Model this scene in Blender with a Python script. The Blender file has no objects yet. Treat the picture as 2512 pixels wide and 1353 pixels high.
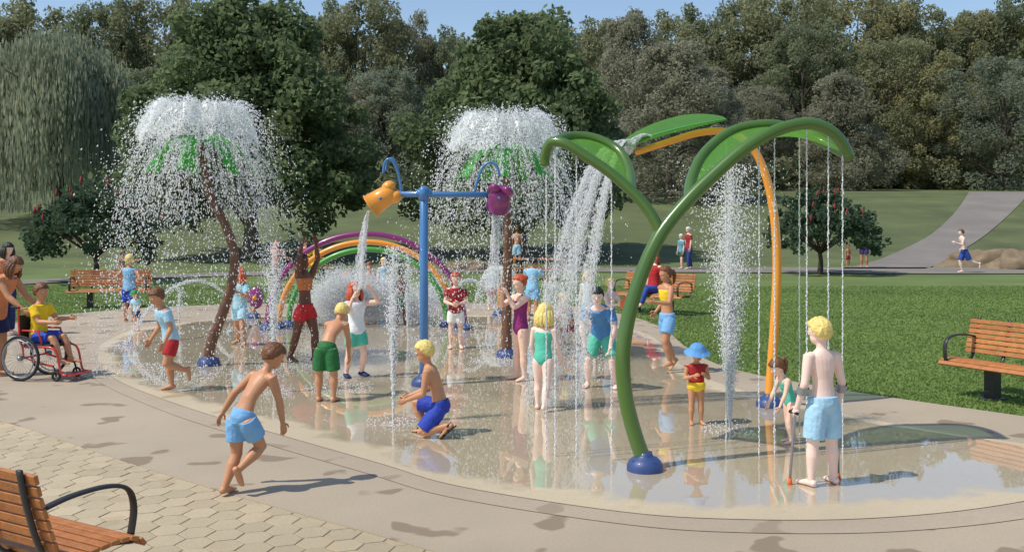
import bpy, bmesh, math, random
import numpy as np
from mathutils import Vector, Matrix, noise
R = math.radians
rnd = random.Random(7); rs = np.random.RandomState(5)
SC = bpy.context.scene; COL = SC.collection
FPX, HC, CX, HY = 2400., 2.17, 1256., 536.
UP = Vector((0, 0, 1))
def W(px, py, d): return Vector(((px-CX)/FPX*d, d, HC-(py-HY)/FPX*d))
def hz(d):
    if d < 45: return 0.
    if d < 95:
        t = (d-45)/50; return 4.8*t*t*(3-2*t)
    return min(4.8+(d-95)*.05, 12)
def G(px, py):
    if py >= 650: d = FPX*HC/(py-HY)
    else:
        d = 44.
        while HY-(hz(d)-HC)/d*FPX > py and d < 160: d += .2
    return Vector(((px-CX)/FPX*d, d, hz(d)))
def hx(s, k=1.):
    o = []
    for i in (0, 2, 4):
        c = int(s[i:i+2], 16)/255
        o.append((c/12.92 if c <= .04045 else ((c+.055)/1.055)**2.4)*k)
    return tuple(o)
def sm(a, b, x):
    t = min(1, max(0, (x-a)/(b-a))); return t*t*(3-2*t)

# ------------------------------------------------------------------ materials
def mat(name, col, rough=.5, var=.12, scale=6, bump=0, bscale=40, metal=0, coat=0, island=0, transl=0, detail=4):
    m = bpy.data.materials.new(name); m.use_nodes = True
    nt = m.node_tree; N = nt.nodes; L = nt.links
    p = N['Principled BSDF']; out = N['Material Output']
    tc = N.new('ShaderNodeTexCoord'); nz = N.new('ShaderNodeTexNoise')
    nz.inputs['Scale'].default_value = scale; nz.inputs['Detail'].default_value = detail
    L.new(tc.outputs['Object'], nz.inputs['Vector'])
    mr = N.new('ShaderNodeMapRange'); mr.inputs[1].default_value = .25; mr.inputs[2].default_value = .75
    mr.inputs[3].default_value = 1-var; mr.inputs[4].default_value = 1+var
    L.new(nz.outputs['Fac'], mr.inputs[0])
    hs = N.new('ShaderNodeHueSaturation'); hs.inputs['Color'].default_value = (*col, 1)
    val = mr.outputs[0]
    if island:
        g = N.new('ShaderNodeNewGeometry'); m2 = N.new('ShaderNodeMapRange')
        m2.inputs[3].default_value = 1-island; m2.inputs[4].default_value = 1+island
        L.new(g.outputs['Random Per Island'], m2.inputs[0])
        mu = N.new('ShaderNodeMath'); mu.operation = 'MULTIPLY'
        L.new(val, mu.inputs[0]); L.new(m2.outputs[0], mu.inputs[1]); val = mu.outputs[0]
    L.new(val, hs.inputs['Value']); L.new(hs.outputs[0], p.inputs['Base Color'])
    p.inputs['Roughness'].default_value = rough; p.inputs['Metallic'].default_value = metal
    if coat:
        p.inputs['Coat Weight'].default_value = coat; p.inputs['Coat Roughness'].default_value = .08
    if bump:
        nb = N.new('ShaderNodeTexNoise'); nb.inputs['Scale'].default_value = bscale; nb.inputs['Detail'].default_value = 3
        L.new(tc.outputs['Object'], nb.inputs['Vector'])
        b = N.new('ShaderNodeBump'); b.inputs['Strength'].default_value = bump; b.inputs['Distance'].default_value = .02
        L.new(nb.outputs['Fac'], b.inputs['Height']); L.new(b.outputs[0], p.inputs['Normal'])
    if transl:
        t = N.new('ShaderNodeBsdfTranslucent'); L.new(hs.outputs[0], t.inputs['Color'])
        mx = N.new('ShaderNodeMixShader'); mx.inputs[0].default_value = transl
        L.new(p.outputs[0], mx.inputs[1]); L.new(t.outputs[0], mx.inputs[2]); L.new(mx.outputs[0], out.inputs['Surface'])
    return m
_mc = {}
def skin_m(h):
    k = ('s', h)
    if k not in _mc: _mc[k] = mat('skin', hx(h), .5, .06, 9, .08, 60)
    return _mc[k]
def cloth_m(h):
    k = ('c', h)
    if k not in _mc: _mc[k] = mat('cloth', hx(h), .75, .1, 14, .55, 22)
    return _mc[k]
def hair_m(h):
    k = ('h', h)
    if k not in _mc: _mc[k] = mat('hair', hx(h), .45, .25, 30, .5, 70)
    return _mc[k]
M_blue = mat('blue_paint', hx('4579b0'), .3, .06, 3, coat=.4)
M_base = mat('navy_base', hx('34497c'), .5, .14, 8, coat=.1)
M_green = mat('green_paint', hx('4a6b26'), .3, .08, 3, coat=.45)
M_orange = mat('orange_paint', hx('ee9c34'), .3, .05, 3, coat=.4)
M_purple = mat('purple_paint', hx('842a6c'), .3, .06, 3, coat=.4)
M_gtube = mat('bright_green_paint', hx('4a9a3c'), .35, .06, 3, coat=.3)
M_trunkp = mat('brown_palm_paint', hx('6e4a34'), .55, .25, 10, .5, 30, coat=.15)
M_wood = mat('slat_wood', hx('b0703c'), .5, .25, 14, .25, 50, island=.2)
M_metal = mat('black_metal', hx('2b2b2d'), .45, .1, 10)
M_grey = mat('grey_aluminium', hx('9a9da2'), .35, .06, 10, metal=.6)
M_red = mat('red_frame', hx('c22a24'), .3, .05, 5, coat=.5)
M_rubber = mat('rubber', hx('1d1d1f'), .7, .1, 10)
M_rock = mat('rock', hx('7c6c56'), .9, .35, 2.2, .9, 6)
M_eyew = mat('eye_white', (.8, .8, .78), .2, .02); M_eyed = mat('iris', (.03, .02, .015), .1, .02)
M_lip = mat('lip', hx('b5605a'), .5, .05)
M_bark = mat('bark', (.085, .062, .045), .9, .3, 3, .8, 9)
M_barkg = mat('grey_bark', (.18, .15, .11), .9, .3, 3, .8, 9)

def petal_mat(name, col, tr=.45, rough=.15, coat=.6, tcol=None, va=.12):
    m = bpy.data.materials.new(name); m.use_nodes = True; nt = m.node_tree; N = nt.nodes; L = nt.links
    p = N['Principled BSDF']; p.inputs['Roughness'].default_value = rough
    p.inputs['Coat Weight'].default_value = coat
    nz = N.new('ShaderNodeTexNoise'); nz.inputs['Scale'].default_value = 3
    tc = N.new('ShaderNodeTexCoord'); L.new(tc.outputs['Object'], nz.inputs[0])
    hs = N.new('ShaderNodeHueSaturation'); hs.inputs['Color'].default_value = (*col, 1)
    mr = N.new('ShaderNodeMapRange'); mr.inputs[3].default_value = 1-va; mr.inputs[4].default_value = 1+va
    L.new(nz.outputs['Fac'], mr.inputs[0]); L.new(mr.outputs[0], hs.inputs['Value']); L.new(hs.outputs[0], p.inputs['Base Color'])
    tl = N.new('ShaderNodeBsdfTranslucent'); L.new(hs.outputs[0], tl.inputs['Color'])
    m0 = N.new('ShaderNodeMixShader'); m0.inputs[0].default_value = .45
    L.new(p.outputs[0], m0.inputs[1]); L.new(tl.outputs[0], m0.inputs[2])
    t = N.new('ShaderNodeBsdfTransparent'); t.inputs['Color'].default_value = (*(tcol or (min(1, col[0]*2+.1), min(1, col[1]*1.6+.2), min(1, col[2]*1.4+.05))), 1)
    mx = N.new('ShaderNodeMixShader'); mx.inputs[0].default_value = tr
    L.new(m0.outputs[0], mx.inputs[1]); L.new(t.outputs[0], mx.inputs[2]); L.new(mx.outputs[0], N['Material Output'].inputs['Surface'])
    return m
M_petal = petal_mat('translucent_green_panel', hx('6fae4a'), .28, .15, .7, (.6, 1, .34))
M_palmleaf = petal_mat('palm_leaf_panel', hx('5cbc54'), .15, .4, .1)

def water_mat(name, tr, tl_=.45):
    m = bpy.data.materials.new(name); m.use_nodes = True; nt = m.node_tree; N = nt.nodes; L = nt.links
    p = N['Principled BSDF']; p.inputs['Base Color'].default_value = (.98, .99, 1, 1); p.inputs['Roughness'].default_value = .25
    tl = N.new('ShaderNodeBsdfTranslucent'); tl.inputs['Color'].default_value = (.98, 1, 1, 1)
    m0 = N.new('ShaderNodeMixShader'); m0.inputs[0].default_value = tl_
    L.new(p.outputs[0], m0.inputs[1]); L.new(tl.outputs[0], m0.inputs[2])
    t = N.new('ShaderNodeBsdfTransparent')
    mx = N.new('ShaderNodeMixShader'); mx.inputs[0].default_value = tr
    L.new(m0.outputs[0], mx.inputs[1]); L.new(t.outputs[0], mx.inputs[2]); L.new(mx.outputs[0], N['Material Output'].inputs['Surface'])
    return m, mx
M_water, _ = water_mat('water_drops', .04)
M_fall, _ = water_mat('falling_water', .42, .5)
M_mist, _ = water_mat('mist_drops', .6)
M_lace, lmx = water_mat('water_lace', .5)
nt = M_lace.node_tree; N = nt.nodes; L = nt.links
tc = N.new('ShaderNodeTexCoord'); vo = N.new('ShaderNodeTexVoronoi'); vo.feature = 'DISTANCE_TO_EDGE'; vo.inputs['Scale'].default_value = 13
nz = N.new('ShaderNodeTexNoise'); nz.inputs['Scale'].default_value = 9; nz.inputs['Detail'].default_value = 4
va = N.new('ShaderNodeVectorMath'); va.operation = 'SCALE'; va.inputs['Scale'].default_value = .35
vb = N.new('ShaderNodeVectorMath'); vb.operation = 'ADD'
mpz = N.new('ShaderNodeMapping'); mpz.inputs['Scale'].default_value = (1, 1, .55); L.new(tc.outputs['Object'], mpz.inputs['Vector'])
L.new(tc.outputs['Object'], nz.inputs['Vector']); L.new(nz.outputs['Color'], va.inputs[0]); L.new(va.outputs[0], vb.inputs[0]); L.new(mpz.outputs[0], vb.inputs[1])
L.new(vb.outputs[0], vo.inputs['Vector'])
mr = N.new('ShaderNodeMapRange'); mr.inputs[1].default_value = .04; mr.inputs[2].default_value = .15; mr.inputs[3].default_value = .0; mr.inputs[4].default_value = .95
L.new(vo.outputs['Distance'], mr.inputs[0]); L.new(mr.outputs[0], lmx.inputs[0])

# ------------------------------------------------------------------ mesh helpers
def mesh_np(name, verts, faces):
    verts = np.asarray(verts, dtype=np.float32); faces = np.asarray(faces, dtype=np.int32)
    me = bpy.data.meshes.new(name); nf, k = faces.shape
    me.vertices.add(len(verts)); me.vertices.foreach_set('co', verts.ravel())
    me.loops.add(nf*k); me.loops.foreach_set('vertex_index', faces.ravel())
    me.polygons.add(nf); me.polygons.foreach_set('loop_start', np.arange(nf, dtype=np.int32)*k)
    me.update(calc_edges=True); return me
class A:
    def __init__(s): s.v = []; s.f = []
    def tube(s, pts, rad, n=10, side=None, cap=True, rnd_=.5, closed=False):
        pts = [Vector(p) for p in pts]; m = len(pts); b0 = len(s.v); prev = None
        rr = [(r, r) if not isinstance(r, tuple) else r for r in (rad if isinstance(rad, (list,)) else [rad]*m)]
        for i in range(m):
            if closed: T = pts[(i+1) % m]-pts[i-1]
            else: T = pts[min(i+1, m-1)]-pts[max(i-1, 0)]
            T = T.normalized() if T.length > 1e-9 else UP
            ref = side if side is not None else prev
            if ref is None: ref = Vector((1, 0, 0)) if abs(T.x) < .8 else Vector((0, 1, 0))
            a = ref-T*ref.dot(T)
            if a.length < 1e-5: a = T.orthogonal()
            a.normalize(); b = T.cross(a); prev = a
            for j in range(n):
                th = 2*math.pi*j/n
                s.v.append(pts[i]+a*(math.cos(th)*rr[i][0])+b*(math.sin(th)*rr[i][1]))
        for i in range(m if closed else m-1):
            i2 = (i+1) % m
            for j in range(n):
                j2 = (j+1) % n
                s.f.append((b0+i*n+j, b0+i*n+j2, b0+i2*n+j2, b0+i2*n+j))
        if cap and not closed:
            for e, (i, o) in enumerate(((0, 1), (m-1, m-2))):
                T = pts[i]-pts[o]; T = T.normalized() if T.length > 1e-9 else UP
                c = len(s.v); s.v.append(pts[i]+T*(min(rr[i])*rnd_))
                for j in range(n):
                    q = (b0+i*n+j, b0+i*n+(j+1) % n, c)
                    s.f.append(q if e else q[::-1])
    def ell(s, c, ax, ay, az, nu=14, nv=10):
        b0 = len(s.v); c = Vector(c)
        s.v.append(c+az)
        for i in range(1, nv):
            ph = math.pi*i/nv
            for j in range(nu):
                th = 2*math.pi*j/nu
                s.v.append(c+ax*(math.sin(ph)*math.cos(th))+ay*(math.sin(ph)*math.sin(th))+az*math.cos(ph))
        s.v.append(c-az); e = len(s.v)-1
        for j in range(nu):
            s.f.append((b0, b0+1+j, b0+1+(j+1) % nu))
            s.f.append((e, e-nu+(j+1) % nu, e-nu+j))
        for i in range(nv-2):
            for j in range(nu):
                q = b0+1+i*nu
                s.f.append((q+j, q+nu+j, q+nu+(j+1) % nu, q+(j+1) % nu))
    def sph(s, c, r, nu=12, nv=8): s.ell(c, Vector((r, 0, 0)), Vector((0, r, 0)), Vector((0, 0, r)), nu, nv)
    def box(s, c, sx, sy, sz, rx=0):
        M = Matrix.Rotation(rx, 3, 'X'); b0 = len(s.v); c = Vector(c)
        for x in (-1, 1):
            for y in (-1, 1):
                for z in (-1, 1): s.v.append(c+M @ Vector((x*sx/2, y*sy/2, z*sz/2)))
        for q in ((0, 1, 3, 2), (4, 6, 7, 5), (0, 4, 5, 1), (2, 3, 7, 6), (0, 2, 6, 4), (1, 5, 7, 3)): s.f.append(tuple(b0+i for i in q))
    def lathe(s, c, prof, n=24, ax=UP, ang=None):
        ax = Vector(ax).normalized(); a = ax.orthogonal().normalized(); b = ax.cross(a); b0 = len(s.v); c = Vector(c); m = len(prof)
        for r, z in prof:
            for j in range(n):
                th = 2*math.pi*j/n; s.v.append(c+ax*z+a*(r*math.cos(th))+b*(r*math.sin(th)))
        for i in range(m-1):
            for j in range(n): s.f.append((b0+i*n+j, b0+i*n+(j+1) % n, b0+(i+1)*n+(j+1) % n, b0+(i+1)*n+j))
    def grid(s, rows):
        b0 = len(s.v); m = len(rows); n = len(rows[0])
        for r in rows: s.v.extend(r)
        for i in range(m-1):
            for j in range(n-1): s.f.append((b0+i*n+j, b0+i*n+j+1, b0+(i+1)*n+j+1, b0+(i+1)*n+j))
    def mesh(s, name):
        me = bpy.data.meshes.new(name); me.from_pydata([tuple(v) for v in s.v], [], s.f); me.update(); return me
def cat(pts, k=6, closed=False):
    P = [Vector(p) for p in pts]; n = len(P); o = []
    for i in range(n if closed else n-1):
        if closed: a, b, c, d = P[i-1], P[i], P[(i+1) % n], P[(i+2) % n]
        else: a, b, c, d = P[max(i-1, 0)], P[i], P[i+1], P[min(i+2, n-1)]
        for j in range(k):
            t = j/k
            o.append(.5*((2*b)+(c-a)*t+(2*a-5*b+4*c-d)*t*t+(3*b-a-3*c+d)*t**3))
    if not closed: o.append(P[-1])
    return o
def tag(o, label=None, cat_=None, group=None, kind=None):
    if label: o['label'] = label
    if cat_: o['category'] = cat_
    if group: o['group'] = group
    if kind: o['kind'] = kind
    return o
def thing(name, label, cat_, loc=(0, 0, 0), rz=0, group=None):
    o = bpy.data.objects.new(name, None); COL.objects.link(o); o.location = loc; o.rotation_euler = (0, 0, rz); o.empty_display_size = .1
    return tag(o, label, cat_, group)
def obj(name, g, m, parent=None, smooth=True, bevel=0):
    me = g.mesh(name) if isinstance(g, A) else g
    if smooth: me.polygons.foreach_set('use_smooth', [True]*len(me.polygons))
    o = bpy.data.objects.new(name, me); COL.objects.link(o)
    if m: me.materials.append(m)
    if parent: o.parent = parent
    if bevel:
        b = o.modifiers.new('bevel', 'BEVEL'); b.width = bevel; b.segments = 2
    return o
def dup(root, loc, rz, label=None, group=None, scale=None):
    r = root.copy(); COL.objects.link(r); r.location = loc; r.rotation_euler = (0, 0, rz)
    if scale: r.scale = scale
    tag(r, label, None, group)
    for ch in list(root.children):
        c = ch.copy(); COL.objects.link(c); c.parent = r
        for g in ch.children:
            d = g.copy(); COL.objects.link(d); d.parent = c
    return r

# ------------------------------------------------------------------ camera, light, world
cam = bpy.data.cameras.new('camera'); co = bpy.data.objects.new('camera', cam); COL.objects.link(co)
co.location = (0, 0, HC); co.rotation_euler = (R(90), 0, 0); cam.sensor_fit = 'HORIZONTAL'; cam.sensor_width = 36; cam.lens = FPX/2512*36
cam.shift_y = -(676.5-HY)/2512; cam.clip_end = 4000; SC.camera = co
LD = Vector((.64, .25, -1)).normalized()
sl = bpy.data.lights.new('sun', 'SUN'); so = bpy.data.objects.new('sun', sl); COL.objects.link(so)
sl.energy = 3.9; sl.angle = R(.6); sl.color = (1, .94, .84); so.rotation_euler = LD.to_track_quat('-Z', 'Y').to_euler(); so.location = (-20, -10, 30)
w = bpy.data.worlds.new('World'); SC.world = w; w.use_nodes = True
nt = w.node_tree; sk = nt.nodes.new('ShaderNodeTexSky'); sk.sky_type = 'NISHITA'; sk.sun_disc = False
sk.sun_elevation = math.asin(-LD.z); sk.sun_rotation = math.atan2(-LD.x, -LD.y); sk.dust_density = .6; sk.ozone_density = 1.6
nt.links.new(sk.outputs[0], nt.nodes['Background'].inputs['Color']); nt.nodes['Background'].inputs['Strength'].default_value = .15
SC.view_settings.view_transform = 'Standard'

# ------------------------------------------------------------------ ground
def ground_mat(name, col, stain, s1=.5, thr=.62, rough=.8, wet=False, fine=60):
    m = bpy.data.materials.new(name); m.use_nodes = True; nt = m.node_tree; N = nt.nodes; L = nt.links; p = N['Principled BSDF']
    tc = N.new('ShaderNodeTexCoord')
    def nzz(sc, det=4, ro=.55):
        n = N.new('ShaderNodeTexNoise'); n.inputs['Scale'].default_value = sc; n.inputs['Detail'].default_value = det; n.inputs['Roughness'].default_value = ro
        L.new(tc.outputs['Object'], n.inputs['Vector']); return n.outputs['Fac']
    def mrng(x, a, b, c, d):
        r = N.new('ShaderNodeMapRange'); r.inputs[1].default_value = a; r.inputs[2].default_value = b; r.inputs[3].default_value = c; r.inputs[4].default_value = d
        L.new(x, r.inputs[0]); return r.outputs[0]
    def math2(op, x, y):
        r = N.new('ShaderNodeMath'); r.operation = op
        for q, i in ((x, 0), (y, 1)):
            if isinstance(q, float): r.inputs[i].default_value = q
            else: L.new(q, r.inputs[i])
        return r.outputs[0]
    def mixc(f, a, b):
        x = N.new('ShaderNodeMix'); x.data_type = 'RGBA'
        if isinstance(f, float): x.inputs[0].default_value = f
        else: L.new(f, x.inputs[0])
        for q, i in ((a, 6), (b, 7)):
            if isinstance(q, tuple): x.inputs[i].default_value = (*q, 1)
            else: L.new(q, x.inputs[i])
        return x.outputs[2]
    c1 = mixc(mrng(nzz(.35, 5), .35, .65, 0, 1), tuple(c*.84 for c in col), tuple(c*1.1 for c in col))
    c2 = mixc(mrng(nzz(fine, 3), .3, .7, 0, .5), c1, tuple(c*.68 for c in col))
    st = mrng(nzz(s1, 2, .4), thr, thr+.025, 0, .8)
    c3 = mixc(st, c2, stain)
    if wet:
        at = N.new('ShaderNodeAttribute'); at.attribute_name = 'edge'
        ed = math2('ADD', math2('MULTIPLY', at.outputs['Fac'], 1.5), mrng(nzz(1.6, 3), .25, .75, -.9, .35))
        wm = math2('MULTIPLY', mrng(ed, .15, .6, 0, 1), mrng(nzz(.22, 3), .30, .42, .65, 1))
        c4 = mixc(wm, c3, mixc(.35, c3, (col[0]*.68, col[1]*.65, col[2]*.60)))
        L.new(c4, p.inputs['Base Color'])
        p.inputs['Coat IOR'].default_value = 2.5
        L.new(wm, p.inputs['Coat Weight']); p.inputs['Coat Roughness'].default_value = .012
        b2 = N.new('ShaderNodeBump'); b2.inputs['Strength'].default_value = .03; b2.inputs['Distance'].default_value = .01
        L.new(nzz(4, 2), b2.inputs['Height']); L.new(b2.outputs[0], p.inputs['Coat Normal'])
    else: L.new(c3, p.inputs['Base Color'])
    p.inputs['Roughness'].default_value = rough
    b = N.new('ShaderNodeBump'); b.inputs['Strength'].default_value = .25; b.inputs['Distance'].default_value = .006
    L.new(nzz(fine*1.5, 3), b.inputs['Height']); L.new(b.outputs[0], p.inputs['Normal'])
    return m
M_conc = ground_mat('concrete', hx('bcac94', .87), hx('85745f', .9), 2.0, .635)
M_bord = ground_mat('pad_border', hx('c0af97', .87), hx('94826d'), 1.9, .645, .6)
M_pad = ground_mat('wet_pad', hx('d0bfa0', .95), hx('a69074'), 1.3, .66, .5, True)
M_path = ground_mat('path_asphalt', hx('948d84', .8), hx('8a847c', .8), .4, .6)
M_lawn = mat('lawn', (.105, .165, .028), .9, .35, .3, .5, 60, detail=8)
nt = M_lawn.node_tree; N = nt.nodes; L = nt.links
tc = N.new('ShaderNodeTexCoord'); sx = N.new('ShaderNodeSeparateXYZ'); L.new(tc.outputs['Object'], sx.inputs[0])
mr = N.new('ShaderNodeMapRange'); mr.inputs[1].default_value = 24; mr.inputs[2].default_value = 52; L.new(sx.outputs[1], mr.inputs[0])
mx = N.new('ShaderNodeMix'); mx.data_type = 'RGBA'; mx.inputs[6].default_value = (.135, .20, .045, 1); mx.inputs[7].default_value = (.098, .12, .042, 1)  # far grass drier and duller, with tree shade also darkened into its colour
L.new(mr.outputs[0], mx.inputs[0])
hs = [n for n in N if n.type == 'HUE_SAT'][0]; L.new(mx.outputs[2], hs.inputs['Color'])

xs = [-1500, -600]+list(range(-200, 201, 20))+[600, 1500]
ys = list(range(-40, 40, 8))+list(range(40, 100, 1))+list(range(100, 300, 10))+[400, 700, 1500, 2500]
g = A(); g.grid([[Vector((x, y, hz(y)-.004)) for x in xs] for y in ys])
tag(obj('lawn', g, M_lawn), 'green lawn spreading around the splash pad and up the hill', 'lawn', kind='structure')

def slab(name, pts, z, m, label, cat_, th=.03):
    bm = bmesh.new(); top = [bm.verts.new((p.x, p.y, z)) for p in pts]; bot = [bm.verts.new((p.x, p.y, z-th)) for p in pts]
    f = bm.faces.new(top); n = len(pts)
    for i in range(n): bm.faces.new((top[i], bot[i], bot[(i+1) % n], top[(i+1) % n]))
    bmesh.ops.triangulate(bm, faces=[f]); bmesh.ops.recalc_face_normals(bm, faces=bm.faces)
    me = bpy.data.meshes.new(name); bm.to_mesh(me); bm.free()
    return tag(obj(name, me, m, smooth=False), label, cat_, kind='structure')
gp = lambda l: [G(*p) for p in l]
edge_lawn = cat(gp([(-900, 900), (-300, 832), (0, 797), (150, 774), (400, 754), (700, 746), (1100, 744), (1400, 752), (1540, 776), (1625, 806), (1690, 858), (1800, 908), (2100, 964), (2512, 1024), (3100, 1110)]), 6)
edge_pav = cat(gp([(2300, 2100), (1300, 1440), (1060, 1356), (750, 1268), (500, 1196), (250, 1116), (0, 1034), (-350, 950), (-900, 905)]), 5)
conc_poly = edge_lawn+[Vector((9, 5, 0)), Vector((8, -3, 0)), Vector((3, -3, 0))]+edge_pav
slab('concrete_plaza', conc_poly, .018, M_conc, 'tan concrete apron with dark wet blotches around the splash pad', 'pavement')
pad_px = [(205, 872), (232, 932), (395, 1010), (640, 1090), (900, 1166), (1100, 1224), (1500, 1288), (1800, 1312), (2200, 1310), (2560, 1270), (2820, 1200), (2760, 1132), (2300, 1058), (1900, 968), (1700, 893), (1590, 816), (1400, 784), (1100, 770), (800, 770), (560, 778), (340, 803), (240, 835)]
pad_out = cat(gp(pad_px), 6, True)
PC = Vector((.2, 12.3, 0))
def fan(name, z, ds, m, label, cat_, skirt=0):
    bm = bmesh.new(); lay = bm.verts.layers.float.new('edge'); rings = []
    for dd, e in ds:
        r = []
        for p in pad_out:
            q = p-PC; L_ = q.length; q = PC+q*((L_-dd)/L_) if dd < 50 else PC+q*.5
            v = bm.verts.new((q.x, q.y, z)); v[lay] = e; r.append(v)
        rings.append(r)
    n = len(pad_out); c = bm.verts.new((PC.x, PC.y, z)); c[lay] = 1
    for a, b in zip(rings, rings[1:]):
        for i in range(n): bm.faces.new((a[i], a[(i+1) % n], b[(i+1) % n], b[i]))
    for i in range(n): bm.faces.new((rings[-1][i], rings[-1][(i+1) % n], c))
    for f in bm.faces:
        f.normal_update()
        if f.normal.z < 0: f.normal_flip()
    me = bpy.data.meshes.new(name); bm.to_mesh(me); bm.free()
    tag(obj(name, me, m, smooth=False), label, cat_, kind='structure')
fan('pad_border', .023, ((0, 0), (.6, 0), (99, 0)), M_bord, 'pale concrete band rimming the wet splash pad', 'pavement')
fan('splash_pad', .028, ((.3, 0), (.42, .12), (.6, .4), (.85, .75), (1.15, 1), (99, 1)), M_pad, 'shiny wet tan floor of the splash pad with reflections', 'splash pad')
Z0 = .028
# pavers
M_pav = ground_mat('paver', hx('c8b797', .84), hx('ab9a7c'), 3, .62)
nt = M_pav.node_tree; N = nt.nodes; L = nt.links; p = N['Principled BSDF']
geo = N.new('ShaderNodeNewGeometry'); mr = N.new('ShaderNodeMapRange'); mr.inputs[3].default_value = .90; mr.inputs[4].default_value = 1.08; L.new(geo.outputs['Random Per Island'], mr.inputs[0])
hs = N.new('ShaderNodeHueSaturation'); src = p.inputs['Base Color'].links[0].from_socket; L.new(src, hs.inputs['Color']); L.new(mr.outputs[0], hs.inputs['Value']); L.new(hs.outputs[0], p.inputs['Base Color'])
g = A(); ca, sa = math.cos(R(-14)), math.sin(R(-14)); wd, ln = .22, .27
for i in range(-34, 36):
    for j in range(-6, 50):
        u = i*wd+(wd/2 if j % 2 else 0); v = j*ln*.75
        x = -2.2+u*ca-v*sa; y = 3.0+u*sa+v*ca
        if y < 2.5 or x < -8 or x > 3.2: continue
        keep = True
        for k in range(len(edge_pav)-1):
            a, b = edge_pav[k], edge_pav[k+1]
            if min(a.x, b.x) <= x <= max(a.x, b.x):
                yy = a.y+(b.y-a.y)*(x-a.x)/((b.x-a.x) or 1e-6)
                if y > yy+.35: keep = False
        if not keep: continue
        k_ = .955; hw, hl = wd/2*k_, ln/2*k_
        o = [(-hw, -hl*.5), (-hw*.12, -hl*.96), (hw*.12, -hl*.96), (hw, -hl*.5), (hw, hl*.5), (hw*.12, hl*.96), (-hw*.12, hl*.96), (-hw, hl*.5)]
        b0 = len(g.v); dzz = rnd.uniform(-.0008, .0008); jt = [(rnd.uniform(-.004, .004), rnd.uniform(-.004, .004)) for _ in o]
        o = [(a+p_, b+q_) for (a, b), (p_, q_) in zip(o, jt)]
        for sc, z in ((1, -.006), (1, .0075), (.97, .010)):
            for a, b in o: g.v.append(Vector((x+(a*ca-b*sa)*sc, y+(a*sa+b*ca)*sc, z+dzz)))
        for r_ in (0, 8):
            for q in range(8): g.f.append((b0+r_+q, b0+r_+(q+1) % 8, b0+r_+8+(q+1) % 8, b0+r_+8+q))
        g.f.append(tuple(b0+16+q for q in range(8)))
M_joint = mat('joint_sand', hx('9c8c72', .8), .9, .15, 20)
tag(obj('paver_walk', g, M_pav, smooth=False), 'cream many-sided stone pavers beside the concrete apron', 'pavement', kind='structure')
slab('paver_bed', edge_pav+[Vector((-30, 12, 0)), Vector((-30, -4, 0)), Vector((3, -4, 0))], .004, M_joint, 'sandy bed showing in the joints between the cream pavers', 'ground', .02)

def ribbon(name, lp, rp, label, cat_):
    l = cat(gp(lp), 14); r = cat(gp(rp), 14); rows = []
    for a, b in zip(l, r):
        row = []
        for k in range(5):
            q = a.lerp(b, k/4); q.z = hz(q.y)+.03; row.append(q)
        rows.append(row)
    g = A(); g.grid(rows); return tag(obj(name, g, M_path, smooth=False), label, cat_, kind='structure')
ribbon('cross_path', [(-500, 694), (0, 690), (200, 682), (600, 668), (1100, 659), (1700, 657), (2200, 657), (2700, 657), (3300, 658)], [(-500, 706), (0, 700), (200, 691), (600, 677), (1100, 669), (1700, 669), (2200, 672), (2700, 672), (3300, 672)], 'thin grey footpath crossing the lawn behind the splash pad', 'path')
ribbon('hill_path', [(2060, 660), (2195, 622), (2285, 575), (2340, 525), (2366, 490), (2378, 471)], [(2270, 660), (2350, 622), (2420, 575), (2478, 525), (2512, 490), (2526, 471)], 'wide grey path climbing the hill at the right', 'path')

def in_poly(x, y, poly):
    ins = np.zeros(len(x), bool); n = len(poly)
    for i in range(n):
        a, b = poly[i], poly[(i+1) % n]
        if a.y == b.y: continue
        c = ((a.y > y) != (b.y > y)) & (x < (b.x-a.x)*(y-a.y)/(b.y-a.y)+a.x)
        ins ^= c
    return ins
n = 300000
yy = 9.5+22*rs.rand(n)**1.35; xx = (-.6+1.3*rs.rand(n))*yy*.95
k = ~in_poly(xx, yy, conc_poly) & (np.abs(xx) < yy*.56+.5) & ~((yy < 13.8) & (xx < 0)); xx = xx[k]; yy = yy[k]; n = len(xx)
th = rs.rand(n)*6.283; hh = .018+.018*rs.rand(n); wv = (.005+.005*rs.rand(n))*(1+yy*.045)
v = np.zeros((n, 3, 3)); v[:, :, 0] = xx[:, None]; v[:, :, 1] = yy[:, None]
v[:, 0, 0] -= np.cos(th)*wv; v[:, 0, 1] -= np.sin(th)*wv; v[:, 1, 0] += np.cos(th)*wv; v[:, 1, 1] += np.sin(th)*wv
v[:, 2, 0] += rs.randn(n)*.02; v[:, 2, 1] += rs.randn(n)*.02; v[:, 2, 2] = hh
M_blade = mat('grass_blade', (.175, .26, .06), .7, .2, .4, island=.2, transl=.35)
tag(obj('grass', mesh_np('grass', v.reshape(-1, 3), np.arange(n*3).reshape(-1, 3)), M_blade, smooth=False), 'short mown green grass bordering the concrete apron', 'grass', kind='stuff')

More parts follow.
